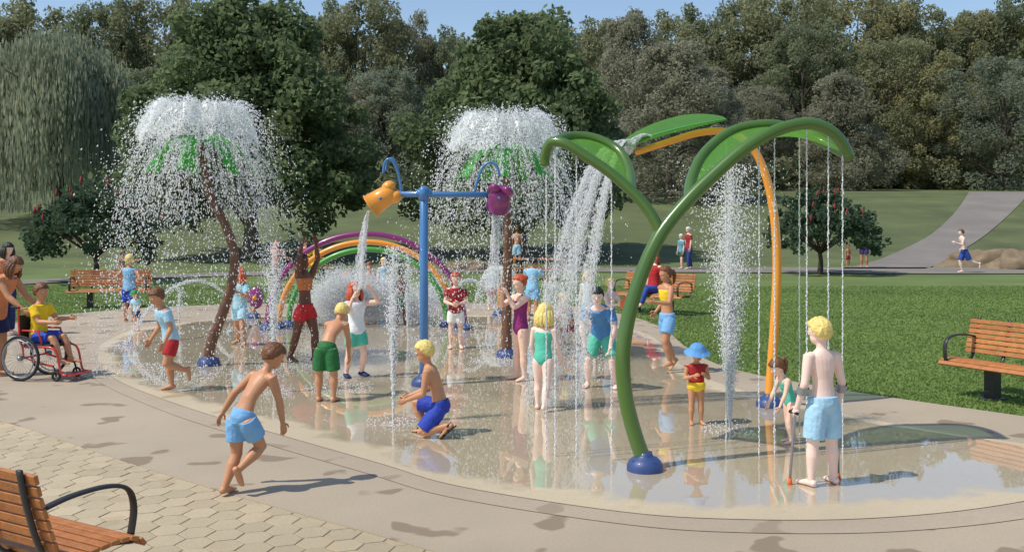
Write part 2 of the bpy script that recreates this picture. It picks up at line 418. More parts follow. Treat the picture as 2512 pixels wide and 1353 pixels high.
# ------------------------------------------------------------------ trees
def leaves(rs, cs, cr, nl, ls, flat=.0):
    cs = np.asarray(cs); cr = np.asarray(cr); nc = len(cs)
    u = rs.randn(nc, nl, 3); u /= np.linalg.norm(u, axis=2, keepdims=True)
    u[:, :, 2] *= .8
    p = cs[:, None]+u*(cr[:, None, None])*(.55+.5*rs.rand(nc, nl, 1))
    nrm = u+.75*rs.randn(nc, nl, 3); nrm[:, :, 2] += .25; nrm /= np.linalg.norm(nrm, axis=2, keepdims=True)
    p = p.reshape(-1, 3); nrm = nrm.reshape(-1, 3); t = rs.randn(len(p), 3); a = np.cross(nrm, t); a /= np.linalg.norm(a, axis=1, keepdims=True); b = np.cross(nrm, a)
    s = ls*(.6+.8*rs.rand(len(p), 1))
    v = np.stack([p-a*s, p-b*s*.55, p+a*s, p+b*s*.55], 1).reshape(-1, 3)
    return v, np.arange(len(p)*4).reshape(-1, 4)
def tree_mesh(seed, Hh, Rm, prof, nc, nl, ls, cr, zb=.12, rtr=.03, nlimb=9):
    q = np.random.RandomState(seed); t = q.rand(nc)**.85; ang = q.rand(nc)*6.283; pr = np.interp(t, [a for a, b in prof], [b for a, b in prof])
    rr = Rm*pr*np.sqrt(.25+.75*q.rand(nc))
    lob = 1+.16*np.sin(ang*3+seed)+.1*np.sin(ang*5+t*9)
    z = Hh*(zb+(1-zb)*t)-cr*.5+q.randn(nc)*cr*.3
    cs = np.stack([rr*lob*np.cos(ang), rr*lob*np.sin(ang), z], 1); crr = cr*(.6+.8*q.rand(nc))*(1.05-.3*t)
    v, f = leaves(q, cs, crr, nl, ls)
    g = A(); tp = [Vector((q.randn()*.015*Hh*(k > 0), q.randn()*.015*Hh*(k > 0), Hh*(k/8*.85)-(0.3 if k == 0 else 0))) for k in range(9)]
    g.tube(tp, [Hh*rtr*(1.25-1.1*(k/8)**.7) for k in range(9)], 10)
    for i in range(nlimb):
        c = Vector(cs[int(q.randint(nc))]); b = tp[1+i % 5]; md = b.lerp(c, .5)+Vector((0, 0, .03*Hh))
        g.tube([b, md, c], [Hh*rtr*.45, Hh*rtr*.28, Hh*rtr*.08], 6)
    return g, mesh_np('crown', v, f)
def leafm(name, c, isl=.2, tr=.58): return mat(name, c, .85, .22, .25, island=isl, transl=tr, detail=5)
M_maple = leafm('maple_leaf', (.175, .23, .105), .28); M_olive = leafm('olive_leaf', (.28, .29, .155)); M_dark = leafm('dark_leaf', (.22, .25, .14))  # wood leaves, olive through bluish: paled and greyed, distance haze put into the colour
M_greyl = leafm('grey_leaf', (.31, .305, .21)); M_yel = leafm('yellow_leaf', (.34, .33, .165)); M_teal = leafm('bluish_leaf', (.245, .28, .19)); M_will = leafm('willow_leaf', (.34, .37, .25))
M_sum = leafm('sumac_leaf', (.08, .13, .07)); M_berry = mat('red_berries', hx('8c2a2a'), .7, .2)
PR_maple = [(0, .55), (.1, .9), (.25, 1), (.4, .93), (.55, .8), (.72, .6), (.88, .44), (1, .26)]
for px, lab, seed, wpx, py in ((612, 'big dark green maple behind the left palm sprayer', 3, 640, 632), (1280, 'big dark green maple behind the bucket post', 11, 560, 632)):
    b = G(px, py); d = b.y; top = (HY+(-2 if px < 900 else -36))/FPX*d+HC-b.z
    g, cr = tree_mesh(seed, top, wpx/2/FPX*d*.95, PR_maple, 270, 200, .165, 1.1, .2, .028)
    t = thing('maple_tree', lab, 'tree', b); obj('trunk', g, M_barkg, t); obj('crown', cr, M_maple, t, smooth=False)
b = G(140, 545); b.z -= .1; d = b.y
t = thing('willow_tree', 'pale drooping willow at the left edge of the lawn', 'tree', b)
q = np.random.RandomState(9); Hw = (HY-95)/FPX*d+HC-b.z; Rw = 215/FPX*d; ns = 2300
r_ = np.sqrt(q.rand(ns))*Rw; an = q.rand(ns)*6.283; lob = .85+.15*np.sin(an*4)
top = Hw*(1-.42*(r_/Rw)**2.4)+q.randn(ns)*.35; vs = []; nst = 12
g = A(); g.tube([(0, 0, -.3), (.2, 0, Hw*.25), (0, .1, Hw*.55), (.1, 0, Hw*.8)], [.5, .4, .28, .1], 10)
for k in range(10):
    a = k*.63; g.tube([(0, 0, Hw*.35), (math.cos(a)*Rw*.35, math.sin(a)*Rw*.35, Hw*.72), (math.cos(a)*Rw*.75, math.sin(a)*Rw*.75, Hw*.78)], [.2, .12, .03], 6)
obj('trunk', g, M_bark, t)
for i in range(ns):
    x, y = r_[i]*lob[i]*math.cos(an[i]), r_[i]*lob[i]*math.sin(an[i]); L_ = min(top[i]-.5, Hw*(.3+.6*q.rand())*(r_[i]/Rw*.7+.3)); dr = Vector((math.cos(an[i]), math.sin(an[i]), 0))
    for k in range(nst):
        u = k/nst; c = Vector((x, y, top[i]-L_*u))+dr*(math.sin(min(1, u*2)*1.57)*.7)+Vector(q.randn(3)*.09); a = q.rand()*6.28; s = .15*(1-.3*u); hl = L_/nst*.62
        e = Vector((math.cos(a), math.sin(a), 0))*s*.55
        vs += [c-e, c-UP*hl, c+e, c+UP*hl]
vs = np.array([tuple(x) for x in vs])
obj('crown', mesh_np('crown', vs, np.arange(len(vs)).reshape(-1, 4)), M_will, t, smooth=False)
PR_round = [(0, .6), (.2, .95), (.5, 1), (.75, .9), (.92, .68), (1, .42)]
PR_tall = [(0, .75), (.2, 1), (.55, .96), (.8, .78), (1, .36)]
PR_pine = [(0, .95), (.2, 1), (.5, .82), (.78, .56), (1, .2)]
protos = {}
def forest(kind, mkey, px, d, topy, wpx, label):
    b = Vector(((px-CX)/FPX*d, d, hz(d)-.3)); hh = (HY-topy+8)/FPX*d+HC-b.z; rr = wpx/2/FPX*d*1.1
    key = (kind, mkey)
    if key not in protos:
        pr = {'round': PR_round, 'tall': PR_tall, 'pine': PR_pine}[kind]
        g, cr = tree_mesh(len(protos)*7+21, 10, 4, pr, 170 if kind != 'pine' else 190, 150, .10, .8, .06, .022)
        t = thing('forest_tree', label, 'tree', b, 0, 'trees of the wood on the hill'); obj('trunk', g, M_bark, t)
        obj('crown', cr, {'olive': M_olive, 'dark': M_dark, 'grey': M_greyl, 'yellow': M_yel, 'bluish': M_teal}[mkey], t, smooth=False)
        protos[key] = t
    else: t = dup(protos[key], b, rnd.uniform(0, 6.28), label)
    t.scale = (rr/4, rr/4, hh/10)
FT = [
 ('round', 'dark', -60, 125, 60, 330, 'dark tree at the far left end of the wood, above the willow'),
 ('round', 'olive', 100, 128, 22, 300, 'olive tree of the wood rising behind the willow top'),
 ('tall', 'dark', 255, 126, 8, 260, 'dark tall tree of the wood between willow and left maple'),
 ('round', 'olive', 400, 128, 5, 260, 'olive tree of the wood at the left shoulder of the left maple'),
 ('round', 'dark', 760, 126, 15, 260, 'dark tree of the wood at the right shoulder of the left maple'),
 ('round', 'olive', 890, 124, 5, 270, 'tallest olive tree of the wood in the gap between the two maples'),
 ('tall', 'grey', 1000, 128, 42, 190, 'greyish tree of the wood just left of the sky notch beside the right maple'),
 ('round', 'dark', 1085, 130, 84, 200, 'low dark tree of the wood under the sky notch left of the right maple'),
 ('round', 'bluish', 945, 108, 175, 240, 'bluish lower tree in front of the wood between the two maples'),
 ('round', 'grey', 840, 106, 230, 230, 'grey lower tree in front of the wood beside the left maple'),
 ('round', 'olive', 1440, 126, 68, 240, 'olive tree of the wood at the right shoulder of the right maple'),
 ('tall', 'dark', 1330, 130, 90, 280, 'dark tree of the wood hidden mostly behind the right maple'),
 ('pine', 'grey', 1545, 100, 38, 250, 'tall grey conifer right of the right maple, topping the wood'),
 ('round', 'olive', 1680, 126, 45, 270, 'olive tree of the wood behind the grey conifers'),
 ('pine', 'grey', 1650, 80, 110, 320, 'broad grey conifer standing on the lawn above the leaning green leaf'),
 ('pine', 'grey', 1740, 92, 170, 230, 'shorter grey conifer right of the broad grey conifer'),
 ('round', 'dark', 1805, 126, 0, 280, 'dark tree of the wood above the orange post bend'),
 ('round', 'olive', 1900, 122, -20, 300, 'olive crown reaching the top edge above the green arch'),
 ('tall', 'dark', 1975, 110, 60, 260, 'dark tall tree in front of the wood above the green arch tip'),
 ('round', 'yellow', 2095, 124, -12, 320, 'yellowish tree of the wood right of the green arch tip'),
 ('pine', 'grey', 2060, 96, 190, 230, 'grey conifer behind the right red-fruited sumac'),
 ('tall', 'olive', 2180, 108, 100, 270, 'olive tall tree in front of the wood above the hill path foot'),
 ('round', 'olive', 2225, 128, 18, 270, 'olive tree of the wood above the hill path'),
 ('round', 'dark', 2320, 128, 54, 260, 'dark low tree of the wood under the right sky notch'),
 ('tall', 'yellow', 2300, 106, 150, 230, 'yellowish tree at the top of the hill path'),
 ('round', 'yellow', 2415, 126, 36, 270, 'yellowish tree of the wood right of the right sky notch'),
 ('round', 'dark', 2540, 124, -20, 320, 'dark tree at the far right end of the wood, touching the top edge'),
 ('round', 'bluish', 2460, 100, 150, 260, 'bluish tree at the right edge above the hill path crest'),
 ('tall', 'dark', 2390, 112, 210, 200, 'dark tree closing the top of the hill path'),
 ('round', 'grey', 1860, 104, 220, 200, 'grey bushy tree low in the wood behind the orange post'),
 ('round', 'dark', 330, 104, 170, 240, 'dark low tree right of the willow in front of the wood'),
 ('round', 'dark', 30, 110, 200, 260, 'dark low tree behind the left side of the willow'),
]
for a in FT: forest(*a)
q = np.random.RandomState(77); cs = []; cr = []
for k in range(640):
    x = q.uniform(-95, 95); d = q.uniform(134, 150); topz = (HY-85)/FPX*d+HC; z = hz(d)+q.rand()**.55*(topz-hz(d)-2); cs.append((x, d, z)); cr.append(q.uniform(2, 3.6))
v, f = leaves(q, cs, cr, 75, .5)
tag(obj('far_wood', mesh_np('far_wood', v, f), M_dark, smooth=False), 'dense far wood filling in behind the hillside trees', 'wood', kind='stuff')
q = np.random.RandomState(78); cs = []; cr = []
for k in range(330):
    x = q.uniform(-70, 70); d = q.uniform(98, 104)
    if 35 < x < 55: d += 9
    cs.append((x, d, hz(d)+q.rand()*2.6)); cr.append(q.uniform(.9, 1.8))
v, f = leaves(q, cs, cr, 60, .4)
tag(obj('undergrowth', mesh_np('undergrowth', v, f), M_dark, smooth=False), 'dark undergrowth along the foot of the hillside wood', 'undergrowth', kind='stuff')
def sumac(px, py, topy, wpx, label, seed, nfl):
    b = G(px, py); d = b.y; q = np.random.RandomState(seed); Hs = (HY-topy)/FPX*d+HC-b.z; Rs = wpx/2/FPX*d
    t = thing('sumac_tree', label, 'tree', b); g = A(); cs = []; cr = []
    g.tube([(0, 0, -.1), (.03, 0, Hs*.15), (-.02, .02, Hs*.28)], [.13, .09, .08], 9)
    for k in range(16):
        a = k*2.4; rr = Rs*(.25+.75*math.sqrt((k+.5)/16)); zt = Hs*(.92-.42*(rr/Rs)**2)
        e = Vector((rr*math.cos(a), rr*math.sin(a), zt)); m_ = Vector((rr*.45*math.cos(a), rr*.45*math.sin(a), Hs*.42))
        g.tube([Vector((0, 0, Hs*.24)), m_, e], [.06, .04, .015], 6)
    for k in range(120):
        a = q.rand()*6.283; rr = Rs*math.sqrt(q.rand()); zt = Hs*(.95-.42*(rr/Rs)**2)-q.rand()*Hs*.32
        cs.append((rr*math.cos(a), rr*math.sin(a), zt)); cr.append(Hs*.085*(.7+.6*q.rand()))
    v, f = leaves(q, cs, cr, 48, .10)
    obj('trunk', g, M_bark, t); obj('crown', mesh_np('crown', v, f), M_sum, t, smooth=False)
    for k in range(nfl):
        a = q.rand()*6.283; rr = Rs*math.sqrt(q.rand())*.95; zt = Hs*(.97-.42*(rr/Rs)**2); c = Vector((rr*math.cos(a), rr*math.sin(a), zt))
        g = A(); g.tube([c-UP*.1, c, c+UP*.06, c+UP*.17], [.018, .042, .034, .006], 7); obj('flower_spike', g, M_berry, t)
sumac(235, 692, 432, 320, 'small dark sumac with red spikes behind the left bench', 4, 24)
sumac(2012, 672, 455, 280, 'small dark sumac with red spikes behind the orange post', 6, 20)
# ------------------------------------------------------------------ rocks
def rock(px, py, wx, wy, wz, label, seed, name='boulder'):
    b = G(px, py); g = A(); g.ell((0, 0, 0), Vector((wx, 0, 0)), Vector((0, wy, 0)), Vector((0, 0, wz)), 40, 24)
    for v in g.v:
        n_ = noise.noise(Vector((v.x/wx*1.4+seed, v.y/wy*1.4, v.z/wz*1.4)))*.35+noise.noise(Vector((v.x/wx*4+seed, v.y/wy*4, v.z/wz*4)))*.12
        v *= 1+n_
        if v.z < -.1*wz: v.z = -.1*wz
    t = obj(name, g, M_rock); t.location = b; tag(t, label, 'rock')
rock(2415, 655, 2.1, 1.2, .9, 'large brown boulder left of the right frame edge on the lawn', 2.2)
rock(2500, 660, 1.3, 1.1, .75, 'smaller brown boulder at the right frame edge beside the large one', 7.7)
rock(1152, 662, .85, .5, .42, 'low pale grey stone on the lawn behind the rainbow hoops', 5.1)
rock(1118, 660, .45, .4, .34, 'little grey stone touching the left of the low pale stone', 9.4)

# ------------------------------------------------------------------ benches
def make_bench():
    t = thing('park_bench', '', 'bench')
    L_ = 1.9; seat = A(); back = A()
    sp = cat([(0, -.50, .385), (0, -.46, .43), (0, -.36, .452), (0, -.22, .447), (0, -.04, .425)], 12)
    bp = cat([(0, .03, .50), (0, .07, .62), (0, .12, .78), (0, .155, .92)], 12)
    for path, g in ((sp, seat), (bp, back)):
        step = .062; pos = [0]
        for i in range(1, len(path)): pos.append(pos[-1]+(path[i]-path[i-1]).length)
        s = step/2
        while s < pos[-1]:
            i = max(k for k in range(len(pos)) if pos[k] <= s); i = min(i, len(path)-2); T = (path[i+1]-path[i]).normalized(); c = path[i]+T*(s-pos[i])
            g.box(c, L_, .05, .024, math.atan2(T.z, T.y)); s += step
    obj('seat', seat, M_wood, t, smooth=False, bevel=.004); obj('backrest', back, M_wood, t, smooth=False, bevel=.004)
    for s in (-.86, .86):
        g = A(); g.tube(cat([(s, .10, .70), (s, -.1, .735), (s, -.32, .735), (s, -.45, .69), (s, -.49, .58), (s, -.47, .44)], 6), [(.028, .012)]*31, 10, side=Vector((1, 0, 0))); obj('armrest', g, M_metal, t)
    for s in (-.86, -.45, .45, .86):
        g = A(); g.tube(cat([(s, -.47, .40), (s, -.3, .425), (s, -.05, .40), (s, .06, .5), (s, .14, .74), (s, .18, .93)], 5), [(.025, .012)]*26, 8, side=Vector((1, 0, 0)))
        obj('support_frame', g, M_metal, t)
    for s in (-.45, .45):
        g = A(); g.box((s, -.16, .2), .13, .15, .42); g.box((s, -.16, .01), .2, .3, .02); obj('leg', g, M_metal, t, smooth=False, bevel=.006)
    return t
bench = make_bench(); BG = 'wooden slat park benches'
def put_bench(o, px, py, a, label, first=False, pos=None, z=.02):
    l = pos or G(px, py); l = Vector((l.x, l.y, z))
    if first: o.location = l; o.rotation_euler.z = R(a); tag(o, label, None, BG); return o
    return dup(o, l, R(a), label, BG)
put_bench(bench, 272, 752, 14, 'wooden slat bench at the left under the sumac tree', True, z=0)
bw = put_bench(bench, 1612, 766, -42, 'wooden slat bench with a woman in red sitting on it', z=0)
put_bench(bench, 0, 0, -60, 'wooden slat bench on the lawn cut by the right frame edge', pos=Vector((6.14, 11.45, 0)), z=0)
put_bench(bench, 0, 0, 150, 'wooden slat bench in the bottom left corner seen from its end', pos=Vector((-3.06, 5.36, 0)), z=.012)
def make_picnic():
    t = thing('picnic_table', '', 'table'); g = A()
    for k in range(5): g.box((0, -.32+k*.16, .74), 1.8, .15, .04)
    obj('tabletop', g, M_wood, t, smooth=False)
    for s in (-1, 1):
        g = A(); [g.box((0, s*.68+k*.13, .44), 1.8, .12, .04) for k in (-.5, .5)]; obj('seat', g, M_wood, t, smooth=False)
    for s in (-.65, .65):
        g = A()
        for e in (-1, 1): g.tube([(s, e*.72, 0), (s, e*.25, .72)], .035, 8)
        g.tube([(s, -.78, .40), (s, .78, .40)], .03, 8); obj('leg', g, M_metal, t)
    return t
pt = make_picnic(); l = G(745, 684); pt.location = l; pt.rotation_euler.z = R(5); tag(pt, 'wooden picnic table with seated people behind the rainbow hoops', None, 'picnic tables')
l = G(1320, 686); dup(pt, l, R(-8), 'empty wooden picnic table behind the right palm trunk', 'picnic tables')

# ------------------------------------------------------------------ spray features
def base_part(parent, c, r, m=M_base):
    g = A(); k = r/.16; g.lathe(c, [(r, -.03), (r, .035*k), (r*.98, .05*k), (r*.9, .078*k), (r*.72, .105*k), (r*.5, .122*k), (r*.44, .135*k), (r*.40, .16*k), (0.001, .165*k)], 28)
    o = obj('base', g, m, parent)
    g = A()
    for q in range(4):
        a = q*1.571+.5; g.box(Vector(c)+Vector((r*.74*math.cos(a), r*.74*math.sin(a), .09*k)), r*.2, r*.2, r*.14)
    obj('bolt_cover', g, M_base, o, smooth=False, bevel=.004)
def rel(pts, o): return [p-o for p in pts]
O = G(1582, 1160); O.z = Z0
arch = thing('leaf_arch', 'tall green forked arch with two translucent leaf petals raining thin streams', 'water feature', O)
def dz(d): return 8.35+(d-8.35)*.5
main = [(1590, 1150, 8.36), (1562, 1080, 8.37), (1536, 980, 8.4), (1528, 880, 8.45), (1541, 780, 8.5), (1571, 680, 8.6), (1617, 580, 8.72), (1680, 500, 8.85), (1750, 430, 8.98), (1830, 362, 9.1), (1910, 318, 9.22), (1985, 303, 9.34), (2040, 323, 9.42), (2068, 355, 9.47), (2082, 384, 9.5)]
WD = lambda l: cat([W(a, b, dz(d)) for a, b, d in l], 7)
mw = WD(main)
g = A(); nn = len(mw); g.tube(rel(mw, O), [.068-.016*i/nn for i in range(nn)], 14); obj('stem', g, M_green, arch)
left = [(1622, 575, 8.74), (1598, 527, 8.8), (1560, 480, 8.88), (1500, 426, 9.0), (1440, 385, 9.1), (1385, 352, 9.2), (1352, 350, 9.32), (1338, 378, 9.4), (1337, 405, 9.42)]
lw = WD(left); nn = len(lw)
g = A(); g.tube(rel(lw, O), [.052-.008*i/nn for i in range(nn)], 12); obj('branch', g, M_green, arch)
ro = WD([(1690, 490, 8.87), (1696, 438, 9.5), (1728, 376, 10.1), (1795, 322, 10.5), (1880, 305, 10.6), (1950, 318, 10.6), (2010, 345, 10.4), (2055, 368, 10.0), (2082, 384, 9.5)])
lo = WD([(1548, 468, 8.9), (1544, 420, 9.5), (1518, 370, 10.0), (1462, 340, 10.2), (1405, 334, 10.2), (1362, 348, 9.9), (1338, 380, 9.42)])
for nm, c, r in (('petal_rim', ro, .050), ('petal_rim', lo, .046)):
    g = A(); g.tube(rel(c, O), r, 12); obj(nm, g, M_green, arch)
def resamp(c, m):
    L_ = [0]
    for a, b in zip(c, c[1:]): L_.append(L_[-1]+(b-a).length)
    o = []
    for t in np.linspace(0, L_[-1], m):
        i = min(max(0, int(np.searchsorted(L_, t))-1), len(c)-2); o.append(c[i].lerp(c[i+1], (t-L_[i])/max(1e-9, L_[i+1]-L_[i])))
    return o
def loft(a, b, m, bulge, nm, par, O, mtl):
    a = resamp(a, m); b = resamp(b, m); rows = []
    for p_, q_ in zip(a, b):
        rows.append([p_.lerp(q_, k/14)+UP*(bulge*math.sin(math.pi*k/14)*(q_-p_).length)-O for k in range(15)])
    g = A(); g.grid(rows); return obj(nm, g, mtl, par)
i0 = min(range(len(mw)), key=lambda i: (mw[i]-ro[0]).length); loft(mw[i0:], ro, 60, -.16, 'petal', arch, O, M_petal)
i1 = min(range(len(lw)), key=lambda i: (lw[i]-lo[0]).length); loft(lw[i1:], lo, 50, -.16, 'petal', arch, O, M_petal)
base_part(arch, (0, 0, 0), .155)
O2 = G(1887, 1002); O2.z = Z0
post = thing('leaf_post', 'tall orange bent post carrying a long green leaf that pours water', 'water feature', O2); d = O2.y
ow = cat([W(*p) for p in [(1886, 995, d), (1893, 900, d), (1901, 780, d), (1906, 650, d), (1900, 540, d), (1884, 450, d), (1856, 378, d), (1815, 336, d), (1770, 322, d), (1710, 327, d), (1640, 348, d), (1560, 374, d)]], 7); nn = len(ow)
g = A(); g.tube(rel(ow, O2), [.058-.022*i/nn for i in range(nn)], 14); obj('post', g, M_orange, post); base_part(post, (0, 0, 0), .15)
ax = cat([W(*p) for p in [(1535, 358, d), (1600, 334, d), (1680, 312, d), (1740, 300, d), (1782, 293, d)]], 8); rows = []
for i, p in enumerate(ax):
    u = i/(len(ax)-1); wd_ = .36*math.sin(math.pi*min(1, u*.86+.12))**.8+.01
    rows.append([p+Vector((0, k/6*wd_, .30*wd_*(k/6)+.16*wd_*abs(k/6)**1.5))-O2 for k in range(-6, 7)])
g = A(); g.grid(rows); obj('leaf', g, M_petal, post)
g = A(); g.tube([p+UP*.004-O2 for p in ax], [.018-.012*i/len(ax) for i in range(len(ax))], 8); obj('leaf_vein', g, M_gtube, post)
def palm(bpx, bpy_, trunk, label, nleaf, seed):
    O = G(bpx, bpy_); O.z = Z0; d = O.y; t = thing('palm_sprayer', label, 'water feature', O)
    tw = cat([W(a, b, d) for a, b in trunk], 8); nn = len(tw)
    g = A(); g.tube(rel(tw, O), [(.082-.03*i/nn)*(1+.035*(i % 3 == 0)) for i in range(nn)], 14); obj('trunk', g, M_trunkp, t)
    base_part(t, (0, 0, 0), .165); tip = tw[-1]-O
    for k in range(nleaf):
        a = -math.pi/2+k*2*math.pi/nleaf; dr = Vector((math.cos(a), math.sin(a), 0)); sd = Vector((-math.sin(a), math.cos(a), 0)); rows = []
        for i in range(15):
            u = i/14; c = tip+dr*(.06+.70*u**.9)+UP*(.08+.08*math.sin(u*2.2)-.55*u*u); wd_ = .05+.075*math.sin(math.pi*min(1, .12+u*.78))*(1-.4*(i % 3 == 2))
            if i == 14: wd_ = .05
            rows.append([c+sd*(wd_*j/3)-UP*(.04*abs(j/3)) for j in range(-3, 4)])
        g = A(); g.grid(rows); o = obj('leaf', g, M_palmleaf, t, smooth=False); so_ = o.modifiers.new('s', 'SOLIDIFY'); so_.thickness = .012
        g = A(); g.tube([r[3]+UP*.008 for r in rows], [.016-.0007*i for i in range(15)], 6); obj('leaf_rib', g, M_gtube, o)
    g = A(); g.tube([tip, tip+UP*.2], [.05, .035], 12); obj('nozzle', g, M_metal, t)
    return O+tip
p1 = palm(512, 900, [(512, 893), (517, 845), (545, 770), (570, 690), (574, 620), (552, 550), (518, 485), (504, 430), (492, 352)], 'left palm sprayer with a bent brown trunk and bright green leaves', 7, 1)
p2 = palm(1243, 880, [(1243, 873), (1243, 760), (1245, 640), (1246, 520), (1242, 440), (1238, 372)], 'right palm sprayer with a straight brown trunk behind the bucket post', 7, 2)
O3 = G(1040, 950); O3.z = Z0; d = O3.y; bp = thing('bucket_post', 'blue T-shaped post with two tipping bucket arms', 'water feature', O3)
g = A(); g.tube(rel([W(1040, 940, d), W(1040, 700, d), W(1040, 470, d)], O3), [.06, .055, .055], 16); obj('post', g, M_blue, bp); base_part(bp, (0, 0, 0), .16)
g = A(); g.tube(rel([W(965, 476, d), W(1195, 477, d)], O3), .038, 14); obj('crossbar', g, M_blue, bp)
g = A(); c = W(1040, 474, d)-O3; g.tube([c+Vector((0, 0, -.075)), c+Vector((0, 0, .06)), c+Vector((0, 0, .075))], [.072, .072, .05], 16); g.tube([c+Vector((-.09, 0, 0)), c+Vector((.09, 0, 0))], .052, 14); obj('joint', g, M_blue, bp)
for off, pts in ((0, [(985, 474), (978, 430), (966, 400), (953, 390), (943, 402), (940, 425)]), (.07, [(985, 474), (976, 425), (966, 395), (956, 388), (948, 398), (945, 418)]), (0, [(1165, 470), (1172, 440), (1185, 410), (1203, 398), (1219, 408), (1226, 432)])):
    g = A(); g.tube([p-O3+Vector((0, off, 0)) for p in cat([W(a, b, d) for a, b in pts], 7)], .017, 8); obj('filler_pipe', g, M_blue, bp)
def bucket(c, axis, m, ln, r0, r1, label):
    c = Vector(c); ax = Vector(axis).normalized(); t = thing('tipping_bucket', label, 'bucket', c); g = A()
    g.lathe((0, 0, 0), [(.001, -ln*.52), (r0*.7, -ln*.5), (r0, -ln*.38), ((r0+r1)/2, 0), (r1, ln*.46), (r1*1.08, ln*.47), (r1*1.08, ln*.5), (r1*.95, ln*.5), ((r0+r1)/2*.92, 0), (r0*.85, -ln*.36), (.001, -ln*.42)], 26, ax); obj('shell', g, m, t)
    g = A(); sd = ax.cross(Vector((0, 1, 0))).normalized()
    for s in (-1, 1): g.ell(-ax*ln*.42+sd*(s*r0*.62), ax*r0*.8, Vector((0, r0*.85, 0)), sd*r0*.68, 14, 10)
    obj('counterweight', g, m, t); g = A(); g.tube([Vector((0, -r1*1.2, 0)), Vector((0, r1*1.2, 0))], .02, 8); obj('pivot', g, M_blue, t)
bc1 = W(937, 487, d); bucket(bc1, (-.82, 0, -.55), M_orange, .36, .12, .155, 'orange tipping bucket pouring at the left end of the blue crossbar')
bc2 = W(1225, 486, d); bucket(bc2, (-.15, .75, -.75), M_purple, .30, .13, .15, 'purple tipping bucket at the right end of the blue crossbar')
for xl, xr, top, yb, m, lab in ((655, 1140, 577, 812, M_purple, 'outer purple hoop of the rainbow tunnel'), (684, 1116, 597, 808, M_orange, 'middle orange hoop of the rainbow tunnel'), (708, 1096, 615, 804, M_gtube, 'inner green hoop of the rainbow tunnel')):
    c = G((xl+xr)/2, yb); c.z = Z0; hw = (xr-xl)/2/FPX*c.y; hh = (yb-top)/FPX*c.y
    t = thing('rainbow_hoop', lab, 'water feature', c, group='rainbow hoops'); g = A()
    g.tube([Vector((-hw*math.cos(a), 0, hh*math.sin(a)**.92)) for a in np.linspace(0, math.pi, 60)], .055, 12); obj('hoop', g, m, t)
    for s in (-1, 1): base_part(t, (s*hw, 0, 0), .14)
c = G(622, 783); c.z = Z0; t = thing('spinner_sprayer', 'small purple round sprayer on a blue base behind the left palm', 'water feature', c)
base_part(t, (0, 0, 0), .15); g = A(); g.tube([(0, 0, .1), (.02, 0, .3)], .04, 10); obj('stem', g, M_orange, t)
g = A(); g.ell((.05, 0, .44), Vector((.17, 0, 0)), Vector((0, .1, 0)), Vector((0, 0, .24)), 20, 14); obj('head', g, M_purple, t)
g = A(); g.tube([(.05, -.1, .44), (.05, -.17, .44)], [.06, .02], 12); obj('nozzle', g, M_orange, t)
c = G(1224, 777); c.z = Z0; t = thing('mushroom_sprayer', 'small green capped sprayer with a water bell behind the right palm trunk', 'water feature', c); MS = c
base_part(t, (0, 0, 0), .15); g = A(); g.tube([(0, 0, .1), (0, 0, .95)], .035, 10); obj('stem', g, M_orange, t)
for k in range(5):
    a = k*1.257; g = A(); rows = []
    for i in range(8):
        u = i/7; rows.append([Vector((math.cos(a), math.sin(a), 0))*(.22*u)+Vector((-math.sin(a), math.cos(a), 0))*(j/2*.1*math.sin(math.pi*(.1+.85*u)))+UP*(.98+.07*math.sin(u*2.6)-.06*u) for j in range(-2, 3)])
    g.grid(rows); obj('leaf', g, M_palmleaf, t)

# ------------------------------------------------------------------ water
OCT = np.array([(1, 0, 0), (-1, 0, 0), (0, 1, 0), (0, -1, 0), (0, 0, 1), (0, 0, -1)], float)
OF = np.array([(0, 2, 4), (2, 1, 4), (1, 3, 4), (3, 0, 4), (2, 0, 5), (1, 2, 5), (3, 1, 5), (0, 3, 5)])
def drops(pos, rad, dirs=None, st=1.):
    pos = np.asarray(pos, float); n = len(pos); rad = np.asarray(rad, float)*np.ones(n); st = st*np.ones(n)
    z = np.tile([0, 0, 1.], (n, 1)) if dirs is None else np.asarray(dirs, float)
    z = z/(np.linalg.norm(z, axis=1, keepdims=True)+1e-9); a = np.cross(z, rs.randn(n, 3)); a /= (np.linalg.norm(a, axis=1, keepdims=True)+1e-9); b = np.cross(z, a)
    v = pos[:, None]+rad[:, None, None]*(OCT[None, :, :1]*a[:, None]+OCT[None, :, 1:2]*b[:, None]+OCT[None, :, 2:]*z[:, None]*st[:, None, None])
    f = OF[None]+6*np.arange(n)[:, None, None]
    return v.reshape(-1, 3), f.reshape(-1, 3)
def wobj(name, label, parts, group=None, parent=None, cat_='water', kind=None, m=None):
    vs = []; fs = []; o = 0
    for v, f in parts: vs.append(v); fs.append(f+o); o += len(v)
    v = np.concatenate(vs); f = np.concatenate(fs); c = np.array([v[:, 0].mean(), v[:, 1].mean(), v[:, 2].min()]) if parent is None else np.zeros(3)
    ob = obj(name, mesh_np(name, v-c, f), m or M_water, parent, smooth=True); ob.location = c
    if parent is None: tag(ob, label, cat_, group, kind)
    return ob
